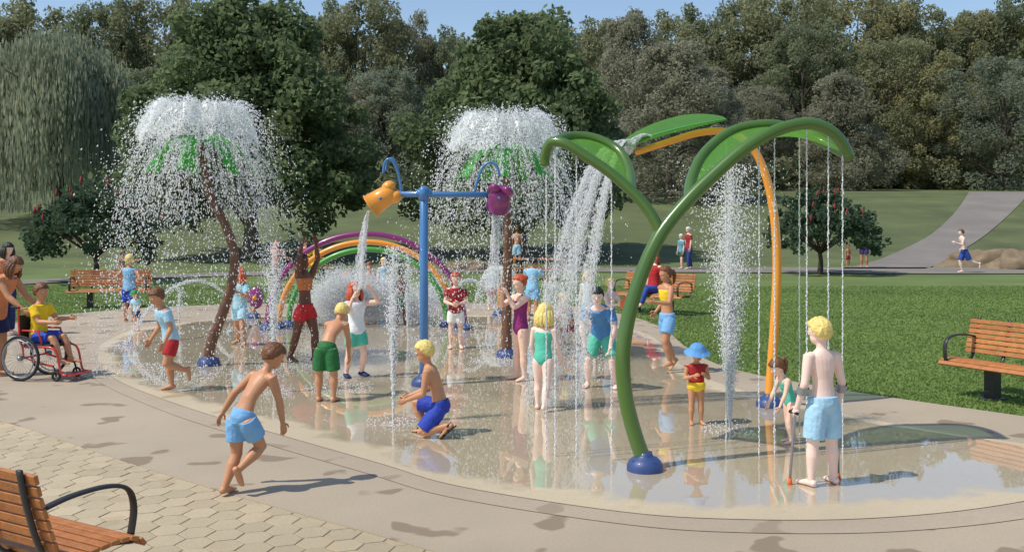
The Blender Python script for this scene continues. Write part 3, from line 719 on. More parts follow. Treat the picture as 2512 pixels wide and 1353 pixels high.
def palm_water(tip, label):
    t = thing('water_spray', label, 'water', (tip.x, tip.y, tip.z)); z0 = .12
    n_ = 110; rows = []; t1 = .62
    for i in range(28):
        tt = .14+(t1-.14)*i/27; row = []
        for j in range(n_+1):
            a = 2*math.pi*(j % n_)/n_; nv = noise.noise(Vector((math.cos(a)*4, math.sin(a)*4, tip.x)))+.7*noise.noise(Vector((math.cos(a)*14, math.sin(a)*14, tip.x+tt*5)))
            vr = 1.0*(1+.12*nv); vz = 2.9+.16*nv; rr = .24+vr*tt; row.append(Vector((rr*math.cos(a), rr*math.sin(a), z0+vz*tt-4.9*tt*tt+.05*nv)))
        rows.append(row)
    g = A(); g.grid(rows); obj('water_sheet', g, M_lace, t)
    # trails: each angle keeps its own trajectory so that the bell reads as falling arcs
    na = 260; a = rs.rand(na)*6.283; lob = 1+.10*np.sin(a*7+1)+.06*np.sin(a*13); vr0 = (1.03+.20*rs.randn(na))*lob; vz0 = 2.85+.16*rs.randn(na); nd = 62
    a = np.repeat(a, nd); vr = np.repeat(vr0, nd); vz = np.repeat(vz0, nd); n = len(a); tt = .16+1.05*rs.rand(n)**1.25
    z = z0+vz*tt-4.9*tt*tt; rr = .22+vr*tt; sp = .008+.05*np.clip(tt-.4, 0, 1); pos = np.stack([rr*np.cos(a), rr*np.sin(a), z], 1)+sp[:, None]*rs.randn(n, 3); vel = np.stack([vr*np.cos(a), vr*np.sin(a), vz-9.8*tt], 1); k = z > -tip.z+.1
    A1 = drops(pos[k], (.0035+.006*rs.rand(n)**2)[k], vel[k], 1.5+1.5*rs.rand(k.sum()))
    n = 11000; a = rs.rand(n)*6.283; late = rs.rand(n) < .62; lob = 1+.10*np.sin(a*7+1)+.06*np.sin(a*13)
    vr = np.where(late, 1.12+.28*rs.randn(n), .98+.13*rs.randn(n))*lob; vz = 2.85+.2*rs.randn(n); u = rs.rand(n); tt = np.where(late, .46+.80*u**1.1, .14+.42*u); tt = np.minimum(tt, 1.25)
    z = z0+vz*tt-4.9*tt*tt; k = z > -tip.z+.1; rr = .22+vr*tt
    pos = np.stack([rr*np.cos(a), rr*np.sin(a), z], 1)+.035*rs.randn(n, 3); vel = np.stack([vr*np.cos(a), vr*np.sin(a), vz-9.8*tt], 1)
    A2 = drops(pos[k], (.004+.0085*rs.rand(n)**2.4)[k], vel[k], 1+1.4*rs.rand(k.sum()))
    wobj('falling_drops', None, [A1, A2], parent=t)
    ns = 110; npd = 46; a = np.repeat(rs.rand(ns)*6.283, npd); vr = np.repeat(.45+.75*rs.rand(ns), npd); s0 = np.repeat(.35+.45*rs.rand(ns), npd); tt = rs.rand(ns*npd)*.42; n2 = ns*npd
    pos = np.stack([(s0+vr*tt)*np.cos(a), (s0+vr*tt)*np.sin(a), .12-.3*s0**2-.6*tt-4.9*tt*tt], 1)+.006*rs.randn(n2, 3)*(1+4*tt[:, None]); vel = np.stack([vr*np.cos(a), vr*np.sin(a), -.6-9.8*tt], 1)
    v, f = drops(pos, .003+.004*rs.rand(n2), vel, 4.); obj('drooping_water', mesh_np('drooping_water', v, f), M_water, t)
palm_water(p1, 'white water crown bursting over the left palm sprayer'); palm_water(p2, 'white water crown bursting over the right palm sprayer')
def jet(px, py, topy, wtop, label, n=4500, pw=1.8):
    c = G(px, py); d = c.y; h = (py-topy)/FPX*d; wt = wtop/2/FPX*d; n *= 2
    u = rs.rand(n)**.85; sp = .008+wt*u**pw; a = rs.rand(n)*6.283; r_ = sp*np.abs(rs.randn(n))*.55
    pos = np.stack([c.x+r_*np.cos(a), c.y+r_*np.sin(a), Z0+h*u], 1); k = rs.rand(n) < (1.05-.7*u)
    n2 = n//6; u2 = rs.rand(n2)*.5; a2 = rs.rand(n2)*6.283; r2 = (.004+wt*.28*u2**1.3)*rs.rand(n2)
    core = drops(np.stack([c.x+r2*np.cos(a2), c.y+r2*np.sin(a2), Z0+h*u2], 1), .004+.003*rs.rand(n2), None, 4.5)
    wobj('water_jet', label, [drops(pos[k], (.003+.005*rs.rand(n)**1.7)[k], None, 1.8), core])
jet(672, 968, 600, 90, 'upright water jet left of the dark-haired girl with raised arms', 3600)
jet(965, 1044, 610, 90, 'upright water jet between the white-top girl and the blue post', 3600)
jet(1791, 1062, 410, 230, 'tall upright water jet left of the orange post', 11000, 1.4)
jet(440, 800, 708, 26, 'short water jet between the left bench and the bent palm', 900)
jet(1337, 838, 690, 30, 'short water jet behind the blond girl in the teal swimsuit', 900)
jet(1000, 830, 620, 90, 'upright water jet inside the rainbow hoops', 1800)
def thin(px, py, d, label):
    d = dz(d); s = W(px, py, d); h = s.z-Z0; n = int(h/.007); z = np.linspace(Z0, s.z, n)
    pos = np.stack([s.x+.0028*rs.randn(n), s.y+.0028*rs.randn(n), z], 1)
    wobj('water_stream', label, [drops(pos, (.0035+.0045*rs.rand(n)**1.5), None, 2.6)], 'thin streams falling from the green arch')
for px, py, d, lb in ((1340, 408, 9.42, 'thin falling stream at the tip of the left petal'), (1362, 360, 9.3, 'thin falling stream just inside the tip of the left petal'), (1414, 372, 9.15, 'thin falling stream from the middle of the left petal stem'), (1500, 430, 9.0, 'thin falling stream from the left petal stem nearest the fork'), (1781, 338, 10.4, 'thin falling stream from the right petal rim nearest the fork'), (1862, 345, 9.15, 'thin falling stream just left of the orange post'), (1900, 330, 9.2, 'thin falling stream over the orange post'), (1961, 325, 10.5, 'left one of the pair of thin streams in the right petal middle'), (1979, 310, 9.33, 'right one of the pair of thin streams in the right petal middle'), (2032, 330, 9.4, 'thin falling stream above the blond boy with crutches'), (2067, 360, 9.47, 'thin falling stream at the tip of the right petal')):
    thin(px, py, d, lb)
def strands(A_, B_, vel, ns, t1, nper, jit, label, rad=.006, name='waterfall', floor=Z0, st=5, spr=.008):
    ps = []; vs = []; A_ = Vector(A_); B_ = Vector(B_); vel = Vector(vel)
    for i in range(ns):
        s = A_.lerp(B_, rs.rand()); v0 = vel*(1+.08*rs.randn())+Vector(rs.randn(3)*jit)
        tt = (rs.rand(nper)**.7)*t1
        p = np.stack([s.x+v0.x*tt, s.y+v0.y*tt, s.z+v0.z*tt-4.9*tt*tt], 1)+spr*rs.randn(nper, 3)*(tt[:, None]*2+.1); q = np.stack([v0.x+0*tt, v0.y+0*tt, v0.z-9.8*tt], 1)
        k = p[:, 2] > floor; ps.append(p[k]); vs.append(q[k])
    ps = np.concatenate(ps); vs = np.concatenate(vs)
    return wobj(name, label, [drops(ps, rad*(.4+.8*rs.rand(len(ps))**1.5), vs, st)], m=M_fall)
lt = W(1540, 350, O2.y)
strands(lt+Vector((0, -.22, .02)), lt+Vector((0, -.06, .02)), (-.80, 0, .1), 40, .85, 230, .022, 'right white ribbon of water falling from the long leaf', .0042, st=5, spr=.014)
strands(lt+Vector((-.03, -.04, .03)), lt+Vector((0, .1, .03)), (-1.08, 0, .15), 48, .85, 230, .025, 'middle white ribbon of water falling from the long leaf', .0042, st=5, spr=.014)
strands(lt+Vector((-.05, .1, .03)), lt+Vector((-.05, .24, .03)), (-1.34, 0, .2), 40, .85, 230, .022, 'left white ribbon of water falling from the long leaf', .0042, st=5, spr=.014)
strands(lt+Vector((.25, -.15, .07)), lt+Vector((.25, .15, .07)), (-1.0, 0, .5), 30, .25, 60, .04, 'shallow water flowing over the tip of the long leaf', name='water_flow')
m1 = bc1+Vector((-.17, 0, -.16)); strands(m1+Vector((0, -.1, 0)), m1+Vector((0, .1, 0)), (-.32, 0, -.5), 34, .40, 70, .09, 'water pouring out of the orange bucket', .0055, st=4)
m2 = bc2+Vector((-.03, .06, -.14)); strands(m2+Vector((-.06, -.05, 0)), m2+Vector((.06, .05, 0)), (-.05, .1, -.4), 30, .42, 70, .09, 'water pouring out of the purple bucket', .0055, st=4)
def arc(px0, py0, pxm, pym, px1, py1, label):
    a = G(px0, py0); b = G(px1, py1); hm = HC-(pym-HY)/FPX*((a.y+b.y)/2); n = 1500; u = rs.rand(n)
    pos = np.array([tuple(a.lerp(b, t)+UP*(4*hm*t*(1-t)+Z0)) for t in u])+(.006+.02*u[:, None])*rs.randn(n, 3)
    pos[:, 2] = np.maximum(pos[:, 2], Z0)
    d_ = np.stack([np.full(n, b.x-a.x), np.full(n, b.y-a.y), 4*hm*(1-2*u)], 1)
    wobj('water_arc', label, [drops(pos, .005+.005*rs.rand(n), d_, 2.5)])
arc(610, 800, 480, 692, 305, 852, 'arching water stream landing at the toddler in a green cap')
arc(1232, 800, 1150, 690, 1075, 800, 'arching water stream behind the red-shirt child')
arc(628, 790, 560, 730, 520, 815, 'small water arc left of the purple sprayer')
n = 4200; a = rs.rand(n)*6.283; tt = rs.rand(n)*.52; r_ = .08+.95*tt; pos = np.stack([MS.x+r_*np.cos(a), MS.y+r_*np.sin(a), MS.z+1.02+.9*tt-4.9*tt*tt], 1)+.015*rs.randn(n, 3); pos[:, 2] = np.maximum(pos[:, 2], Z0)
wobj('water_bell', 'dome of water falling around the small green capped sprayer', [drops(pos, .004+.006*rs.rand(n), None, 2)])
ps = []
for px, py, r_, n in ((672, 968, .25, 160), (965, 1044, .3, 200), (1791, 1062, .3, 220), (830, 960, .45, 400), (440, 935, .5, 350), (290, 915, .7, 500), (1390, 870, .8, 700), (1450, 900, .5, 300), (1210, 890, .35, 250), (720, 905, .5, 300), (300, 855, .3, 200), (560, 910, 1.2, 600), (1243, 885, 1.3, 600), (880, 870, .5, 400)):
    c = G(px, py); a = rs.rand(n)*6.283; q = r_*np.sqrt(rs.rand(n)); ps.append(np.stack([c.x+q*np.cos(a), c.y+q*np.sin(a), Z0+.09*rs.rand(n)**3], 1))
ps = np.concatenate(ps); wobj('splash_drops', 'tiny splash drops bouncing off the wet pad floor', [drops(ps, .004+.006*rs.rand(len(ps)), None, .8)], kind='stuff')
def mist(px, py, d, wpx, hpx, n, label):
    c = W(px, py, d); q = rs.randn(n, 3); lump = rs.randn(11, 3)*.6; q = q*.42+lump[rs.randint(11, size=n)]
    pos = np.stack([c.x+q[:, 0]*wpx/2/FPX*d*.8, c.y+q[:, 1]*.25, c.z+q[:, 2]*hpx/2/FPX*d*.8], 1); pos = pos[(pos[:, 2] > Z0+.02) & (pos[:, 2] < 1.45)]
    wobj('mist_cloud', label, [drops(pos, .006+.007*rs.rand(len(pos)), None, 1)], cat_='mist', m=M_mist)
mist(845, 735, 19.9, 200, 130, 46000, 'white mist cloud under the left side of the rainbow hoops')
mist(1010, 745, 20.0, 130, 130, 26000, 'thinner white mist cloud under the right side of the rainbow hoops')

# ------------------------------------------------------------------ people
PEND = []
TT = [-.14, -.06, 0, .12, .3, .48, .68, .86, .95, 1.02, 1.07]
TA = [.040, .070, .082, .083, .072, .067, .080, .092, .088, .062, .036]
TB = [.040, .058, .064, .060, .052, .050, .057, .057, .050, .042, .034]
def person(label, px, py, H, yaw, skin, hair, hs='short', top=None, bot=None, sp=(.04, 0, 1), head=(1, 0, -.05), aL=None, aR=None, lL=None, lR=None, hf=.165, z0=Z0, seat=None, shoes=None, pos=None, bw=1., group=None, hem=-.06, curl=.6):
    loc = Vector(pos) if pos is not None else G(px, py)
    if pos is None: loc.z += z0
    root = thing('person', label, 'person', loc, group=group)
    F = Vector((math.sin(R(yaw)), -math.cos(R(yaw)), 0)); S_ = Vector((-F.y, F.x, 0))
    vec = lambda a, k=1: (F*a[0]+S_*(a[1]*k)+UP*a[2]).normalized()
    h = H*hf; leg = (.5-(hf-.13)*.35)*H; ank = .038*H; th = (leg-ank)*.51; shn = (leg-ank)*.49; tl = H-h-.035*H-leg+.01*H
    ST = ((.02, .05, -1), (-.03, .02, -1)); lL = lL or ST; lR = lR or ST
    AR = ((.03, .16, -1), (.2, .06, -1)); aL = aL or AR; aR = aR or AR
    def legs(P):
        o = []
        for k, l in ((1, lL), (-1, lR)):
            hp = P+S_*(k*.050*H)-UP*.005*H; kn = hp+vec(l[0], k)*th; an = kn+vec(l[1], k)*shn
            fd = vec(l[2], k) if len(l) > 2 else vec((1, .18, 0), k)
            shu = (kn-an).normalized(); fu = shu-fd*shu.dot(fd); fu = fu.normalized() if fu.length > .05 else UP
            o.append((hp, kn, an, fd, fu, k))
        return o
    LG = legs(Vector())
    if seat is None:
        mz = 9
        for hp, kn, an, fd, fu, k in LG:
            for q, r_ in ((kn, .036*H), (an-fu*.018*H-fd*.03*H, .02*H), (an-fu*.024*H+fd*.075*H, .014*H), (an-fu*.026*H+fd*.105*H, .011*H)): mz = min(mz, q.z-r_)
        P = UP*(-mz)
    else: P = UP*(seat+.058*H)
    LG = legs(P)
    T = vec(sp); T0 = (UP*.4+T*.6).normalized(); Mi = P+T0*(.45*tl); C = Mi+T*(.55*tl)
    def tp(t): return P+T0*(t*tl) if t < .45 else Mi+T*((t-.45)*tl)
    def torso(g, t0, t1, sc, n=9, add=0):
        ts = np.linspace(t0, t1, n)
        g.tube([tp(t) for t in ts], [(float(np.interp(t, TT, TA))*H*bw*sc+add, float(np.interp(t, TT, TB))*H*bw*sc+add) for t in ts], 18, side=S_, rnd_=.25)
    fc = vec(head); hu = (T*.55+UP*.45); hu = hu-fc*hu.dot(fc); hu.normalize(); sdh = hu.cross(fc)
    nd = (T*.55+hu*.45).normalized(); hc = C+nd*(.045*H)+hu*(h*.5)+fc*(.04*h)
    g = A(); torso(g, -.14, 1.07, 1, 20)
    nb = C-T*.02*H; g.tube([nb, C+nd*.04*H, hc-hu*.2*h-fc*.06*h], [.04*H, .031*H, .032*H], 12)
    g.ell(hc+hu*.08*h-fc*.02*h, sdh*.36*h, fc*.43*h, hu*.42*h, 20, 14); g.ell(hc-hu*.2*h+fc*.1*h, sdh*.27*h, fc*.28*h, hu*.30*h, 16, 12)
    g.tube([hc+hu*.02*h+fc*.38*h, hc-hu*.1*h+fc*.45*h], [.03*h, .06*h], 8)
    for k in (-1, 1): g.ell(hc+sdh*(k*.37*h)-hu*.03*h-fc*.03*h, sdh*.035*h, fc*.07*h, hu*.12*h, 8, 8)
    fing = A(); J = {'root': root, 'loc': loc}; arms = []
    ul, fl = .168*H, .148*H
    for nm, k, a in (('L', 1, aL), ('R', -1, aR)):
        sh = C+S_*(k*.098*H*bw)-T*.022*H; el = sh+vec(a[0], k)*ul; wr = el+vec(a[1], k)*fl; hd = vec(a[2], k) if len(a) > 2 else vec(a[1], k)
        g.tube([sh-S_*(k*.02*H), sh, sh.lerp(el, .35), sh.lerp(el, .8), el, el.lerp(wr, .3), el.lerp(wr, .75), wr, wr+hd*.015*H], [.034*H, .036*H, .032*H, .026*H, .0255*H, .0265*H, .020*H, .0165*H, .017*H], 12)
        nv = -S_*k*.8+F*.2; nv = nv-hd*nv.dot(hd); nv = nv.normalized() if nv.length > .1 else hd.orthogonal().normalized()
        wv_ = hd.cross(nv).normalized(); 
        if wv_.dot(F+UP*.3) < 0: wv_ = -wv_
        g.ell(wr+hd*.036*H, wv_*.024*H, nv*.012*H, hd*.038*H, 12, 8)
        for i, ln in enumerate((.040, .047, .044, .034)):
            b0 = wr+hd*(.060-.004*abs(i-1.2))*H-wv_*((i-1.5)*.0118*H); d1 = (hd*math.cos(curl*.5)+nv*math.sin(curl*.5)); d2 = (hd*math.cos(curl*1.3)+nv*math.sin(curl*1.3))
            m_ = b0+d1*ln*H*.52; fing.tube([b0-hd*.012*H, b0, m_, m_+d2*ln*H*.5], [.0066*H, .0066*H, .006*H, .0045*H], 6)
        tb = wr+hd*.018*H+wv_*.017*H; d1 = (hd*.6+wv_*.75+nv*.25).normalized(); m_ = tb+d1*.028*H; fing.tube([tb-d1*.008*H, tb, m_, m_+(hd*.85+wv_*.3+nv*.3).normalized()*.024*H], [.009*H, .008*H, .007*H, .005*H], 6)
        J['w'+nm] = loc+wr+hd*.05*H; J['e'+nm] = loc+el; J['wr'+nm] = loc+wr; arms.append((sh, el, wr))
    for hp, kn, an, fd, fu, k in LG:
        g.tube([hp+UP*.012*H, hp.lerp(kn, .12), hp.lerp(kn, .45), hp.lerp(kn, .85), kn, kn.lerp(an, .12), kn.lerp(an, .33), kn.lerp(an, .7), an, an-fu*.01*H], [.052*H, .058*H, .051*H, .039*H, .037*H, .036*H, .040*H, .028*H, .0215*H, .022*H], 14)
        fs = fd.cross(fu)
        foot = [an-fu*.017*H-fd*.032*H, an-fu*.014*H-fd*.01*H, an-fu*.016*H+fd*.03*H, an-fu*.024*H+fd*.075*H, an-fu*.027*H+fd*.108*H]
        g.tube(foot, [(.020*H, .018*H), (.024*H, .023*H), (.025*H, .021*H), (.030*H, .014*H), (.022*H, .009*H)], 12, side=fs)
        if shoes:
            s2 = A(); s2.tube([q-fu*.002*H for q in foot], [(.026*H, .022*H), (.029*H, .028*H), (.030*H, .026*H), (.034*H, .019*H), (.027*H, .014*H)], 14, side=fs)
            obj('shoe', s2, cloth_m(shoes), root)
    d = loc.y; vx = min(.015, max(.0062, .00072*d))
    bo = obj('body', g, skin_m(skin), root); PEND.append((bo, vx, fing.mesh('fingers'), 3))
    def cl(nm, g, col, tmin=0): o = obj(nm, g, cloth_m(col), root); PEND.append((o, vx*1.1, None, 2)); return o
    if top:
        k, c = top; g = A()
        if k in ('tee', 'tank', 'long'):
            torso(g, hem, 1.0, 1.12, 14, .010*H)
            fr = {'tee': .62, 'tank': .10, 'long': 1.}[k]
            for sh, el, wr in arms:
                pts = [sh-(el-sh).normalized()*.005*H, sh, sh.lerp(el, fr)]; rr = [.042*H, .047*H, .044*H]
                if k == 'long': pts += [el.lerp(wr, .5), el.lerp(wr, .93)]; rr = [.040*H, .045*H, .036*H, .032*H, .027*H]
                g.tube(pts, rr, 12, rnd_=.05)
            cl({'tee': 'shirt', 'tank': 'tank_top', 'long': 'shirt'}[k], g, c)
        elif k == 'crop': torso(g, .55, .88, 1.06, 7, .006*H); cl('crop_top', g, c)
        elif k == 'suit':
            torso(g, -.16, .84, 1.05, 12, .006*H)
            for s in (-1, 1): g.tube([tp(.8)+S_*(s*.045*H)+S_.cross(T)*.05*H, C+S_*(s*.05*H)+T*.012*H+S_.cross(T)*.01*H, tp(.8)+S_*(s*.045*H)-S_.cross(T)*.05*H], [.014*H]*3, 8)
            cl('swimsuit', g, c)
    if bot:
        k, c = bot; g = A()
        if k == 'briefs':
            torso(g, -.18, .20, 1.12, 7, .014*H)
            for hp, kn, an, fd, fu, s in LG: g.tube([hp+UP*.01*H, hp.lerp(kn, .12)], [.062*H, .066*H], 14, rnd_=.05)
        else:
            torso(g, -.15, .17, 1.10, 6, .008*H); fr = {'shorts': .62, 'mini': .38, 'long': .85, 'pants': 1}[k]
            for hp, kn, an, fd, fu, s in LG:
                pts = [hp+UP*.01*H, hp.lerp(kn, .2), hp.lerp(kn, fr)]; rr = [.060*H, .068*H, .066*H if k != 'pants' else .046*H]
                if k == 'pants': pts += [kn.lerp(an, .4), kn.lerp(an, .93)]; rr += [.046*H, .038*H]
                g.tube(pts, rr, 14, rnd_=.05)
        cl({'briefs': 'briefs', 'pants': 'trousers'}.get(k, 'shorts'), g, c)
    if hs:
        hm = hair_m(hair); g = A(); nu, nv_ = 48, 28; c = hc+hu*.08*h-fc*.02*h; sd_ = px*.13
        for i in range(nv_+1):
            for j in range(nu):
                ph = math.pi*i/nv_; a = 2*math.pi*j/nu; x, y, z = math.sin(ph)*math.cos(a), math.sin(ph)*math.sin(a), math.cos(ph)
                ln = float(np.interp(y, [-1, -.2, .12, .4, 1], [-.95 if hs != 'bun' else -.5, -.62, -.28, .22, .36]))
                ln += .14*noise.noise(Vector((x*6+sd_, y*6, 1)))
                m_ = sm(ln-.07, ln+.07, z); nz_ = noise.noise(Vector((x*6+sd_, y*6, z*2.5)))*.09+noise.noise(Vector((x*15, y*15+sd_, z*4)))*.06
                r_ = .85+(.31+nz_)*m_
                g.v.append(c+sdh*(x*.36*h*r_)+fc*(y*.43*h*r_)+hu*(z*.42*h*r_))
        for i in range(nv_):
            for j in range(nu): g.f.append((i*nu+j, (i+1)*nu+j, (i+1)*nu+(j+1) % nu, i*nu+(j+1) % nu))
        if hs in ('bob', 'long'):
            Lh = h*(.55 if hs == 'bob' else 1.05)
            for k in range(11):
                a = R(-115+23*k); dr = -fc*math.cos(a)+sdh*math.sin(a); s0 = c+dr*(.36*h)+hu*.05*h; s1 = c+dr*(.44*h)-hu*.3*h
                s2 = s1-UP*(Lh*(.6+.1*rnd.random()))+dr*.02*h; s3 = s2-UP*Lh*.35-dr*.05*h
                g.tube([s0, s1, s2, s3], [.10*h, .14*h, .12*h, .03*h], 8)
        if hs == 'pony':
            s0 = c-fc*.40*h+hu*.12*h; g.tube([s0, s0-fc*.22*h, s0-fc*.34*h-UP*.3*h, s0-fc*.3*h-UP*.75*h, s0-fc*.2*h-UP*.95*h], [.09*h, .13*h, .15*h, .1*h, .02*h], 10)
        if hs == 'bun': g.ell(c-fc*.44*h+hu*.22*h, sdh*.2*h, fc*.19*h, hu*.19*h, 14, 10)
        obj('hair', g, hm, root)
    if d < 26:
        for k in (-1, 1):
            g = A(); ec = hc+sdh*(k*.15*h)+hu*.01*h+fc*.355*h; g.ell(ec, sdh*.06*h, fc*.045*h, hu*.035*h, 10, 8); n1 = len(g.f); g.ell(ec+fc*.028*h, sdh*.03*h, fc*.022*h, hu*.032*h, 10, 8)
            o = obj('eye', g, M_eyew, root); o.data.materials.append(M_eyed)
            for i in range(n1, len(g.f)): o.data.polygons[i].material_index = 1
        g = A(); g.ell(hc-hu*.25*h+fc*.365*h, sdh*.085*h, fc*.02*h, hu*.022*h, 12, 8); obj('mouth', g, M_lip, root)
    J.update(hc=hc, hu=hu, fc=fc, sdh=sdh, h=h, F=F, S=S_, LG=LG, H=H); return J
LIGHT, PINK, TAN, BRN, DARK = 'f0c6ae', 'f3d2c2', 'c48c66', 'a86a44', '6a3f2c'
BLOND, BROWN, RED, BLACK, WHITE = 'ead07a', '704626', 'c2542c', '1c1812', 'dcdad6'
LB, BLU, TEAL, REDC, YEL, NAVY = '8fc0e0', '2440a8', '58c0a4', 'b02024', 'f0c818', '1c2a5c'
person('shirtless brown-haired boy in light blue shorts running at front left', 592, 1215, 1.22, 148, TAN, BROWN, 'short', None, ('shorts', '78aedc'), (.66, -.12, .8), (.9, -.5, -.5), ((-.45, .6, -.7), (-.2, .5, -.85)), ((.3, .12, -1), (.25, -.05, -1)), ((.05, .02, -1), (-.42, .05, -.92)), ((.55, 0, -.85), (-.85, -.02, -.5), (.5, 0, -.85)), bw=.86)
cb = person('blond boy in pale blue shorts standing on two forearm crutches', 2020, 1198, 1.31, 200, PINK, BLOND, 'short', None, ('long', 'a4cde4'), (.06, 0, 1), (.9, .35, -.1), ((-.1, .24, -.95), (.32, .10, -.9)), ((-.05, .26, -.95), (.28, .06, -.95)), ((0, .12, -1), (.02, .04, -1)), ((.10, .12, -1), (-.05, .05, -1)))
person('small brown-haired girl in teal swimsuit beside the boy with crutches', 1938, 1092, .82, -75, LIGHT, BROWN, 'pony', ('suit', TEAL), None, (.36, 0, .9), (.9, 0, -.5), ((.3, .15, -.9), (.4, 0, -.8)), ((.3, .15, -.9), (.4, 0, -.8)), ((.2, .03, -1), (-.15, 0, -1)), ((-.02, .03, -1), (-.15, 0, -1)), hf=.2)
td = person('toddler in a blue sun hat, red top and yellow bottoms', 1708, 1046, .82, 5, TAN, BLOND, None, ('tank', REDC), ('briefs', 'f4d030'), (0, 0, 1), (1, 0, -.25), ((.15, .25, -.95), (.65, -.45, .35)), ((.15, .25, -.95), (.65, -.45, .3)), hf=.215, bw=1.16, hem=.24)
g = A(); h = td['h']; g.lathe(td['hc']+td['hu']*.18*h, [(.78*h, -.18*h), (.66*h, -.07*h), (.47*h, .04*h), (.43*h, .20*h), (.28*h, .36*h), (.001, .40*h)], 24, td['hu']); obj('sun_hat', g, cloth_m('5c96d0'), td['root'])
kb = person('blond boy in dark blue shorts crouching by the bucket post', 1082, 1075, 1.27, -98, TAN, BLOND, 'short', None, ('long', BLU), (.36, 0, .92), (1, .1, -.2), ((.15, .1, -.95), (.85, -.2, -.35)), ((.2, .15, -.95), (.8, -.2, -.3)), ((.6, .2, -.79), (-.93, 0, .28), (.75, 0, -.65)), ((.97, .12, .10), (-.40, 0, -.92)))
for hp, kn, an, fd, fu, k in kb['LG']:
    g = A(); H = kb['H']; fs = fd.cross(fu)
    g.tube([an-fu*.04*H-fd*.045*H, an-fu*.04*H+fd*.03*H, an-fu*.04*H+fd*.115*H], [(.03*H, .006*H), (.028*H, .006*H), (.032*H, .006*H)], 12, side=fs)
    for u in (.02, .07): g.tube([an-fu*.035*H+fd*u*H+fs*.03*H, an+fu*(.01-.22*u)*H+fd*u*H, an-fu*.035*H+fd*u*H-fs*.03*H], [.008*H]*3, 6)
    g.tube([an+fs*.026*H, an+fd*.026*H+fu*.0*H, an-fs*.026*H, an-fd*.03*H], [.007*H]*4, 6, closed=True); obj('sandal', g, M_rubber, kb['root'])
person('blond boy in green shorts bending forward, seen from behind', 800, 990, 1.25, 170, TAN, BLOND, 'short', None, ('long', '1f6a34'), (.85, -.12, .62), (.8, -.1, -.6), ((.35, .05, -.95), (.15, -.02, -1)), ((.35, .05, -.95), (.15, -.02, -1)), ((.02, .1, -1), (-.02, .0, -1)), ((.05, .1, -1), (-.05, .0, -1)), bw=.92)
person('red-haired girl in white top, teal shorts and navy shoes shielding her face', 874, 930, 1.26, 35, LIGHT, RED, 'bob', ('tank', 'f0f0ee'), ('shorts', TEAL), (-.05, 0, 1), (.9, .15, .25), ((.55, .6, .1), (-.1, -.55, .85)), ((.6, .3, -.3), (.1, -.35, .9)), ((.25, .06, -1), (-.35, .05, -.95)), ((-.15, .08, -1), (-.2, .05, -1)), shoes=NAVY)
person('dark-skinned girl in red shorts raising both arms beside the rainbow hoops', 748, 892, 1.60, 60, DARK, BLACK, 'bun', ('crop', 'c8743c'), ('mini', 'c42428'), (-.03, .02, 1), (.9, .2, .35), ((.15, .40, .9), (.1, -.30, .95)), ((.3, .3, .9), (.0, -.30, .95)), ((.32, .05, -1), (-.05, 0, -1)), ((-.22, .05, -1), (-.35, 0, -.95)), hf=.145, bw=.9)
person('brown-haired boy in pale blue shirt and red shorts hopping on one foot', 420, 962, 1.28, -52, TAN, BROWN, 'short', ('tee', 'a8d0e4'), ('shorts', REDC), (.34, 0, .94), (.95, .1, -.35), ((-.2, .25, -.95), (.45, .1, -.85)), ((-.1, .25, -.95), (.5, .1, -.8)), ((.32, .05, -.95), (-.9, 0, -.35), (.0, 0, -1)), ((.0, .03, -1), (-.12, 0, -1)))
t2 = person('toddler in a green cap, pale shirt and navy shorts', 335, 815, .78, -25, LIGHT, BROWN, 'short', ('tee', 'a8d8e4'), ('shorts', NAVY), (.1, 0, 1), (.9, .2, -.3), ((.3, .2, -.9), (.5, .1, -.7)), ((.2, .3, -.9), (.4, .1, -.8)), hf=.2)
g = A(); h = t2['h']; g.lathe(t2['hc']+t2['hu']*.14*h, [(.45*h, -.06*h), (.46*h, .04*h), (.42*h, .2*h), (.26*h, .36*h), (.001, .40*h)], 20, t2['hu']); g.ell(t2['hc']+t2['hu']*.12*h+t2['fc']*.5*h, t2['sdh']*.32*h, t2['fc']*.28*h, t2['hu']*.03*h); obj('cap', g, cloth_m('2f9a44'), t2['root'])
person('blond child in blue tank top, hands on hips, back turned, at the left bench', 317, 791, 1.36, 172, TAN, BLOND, 'short', ('tank', '7fb4dc'), ('long', BLU), (.02, 0, 1), (1, .1, 0), ((-.3, .65, -.75), (.3, -.75, -.5)), ((-.3, .65, -.75), (.3, -.75, -.5)))
person('orange-haired child in pale blue shirt and shorts walking behind the bent palm trunk', 588, 850, 1.30, -20, TAN, 'd8643c', 'bob', ('tee', '9fcfe0'), ('shorts', 'a8d4e8'), (.08, .05, 1), (.9, -.3, 0), ((.3, .3, -.8), (.6, -.3, .4)), ((.1, .3, -.9), (.4, -.2, -.6)), ((.3, .16, -1), (-.1, .1, -1)), ((-.3, .2, -1), (-.3, .1, -1)))
WL = G(98, 930); WL.z = .02
wc = thing('wheelchair', 'red framed wheelchair with spoked wheels under the boy in yellow', 'wheelchair', WL, R(76))
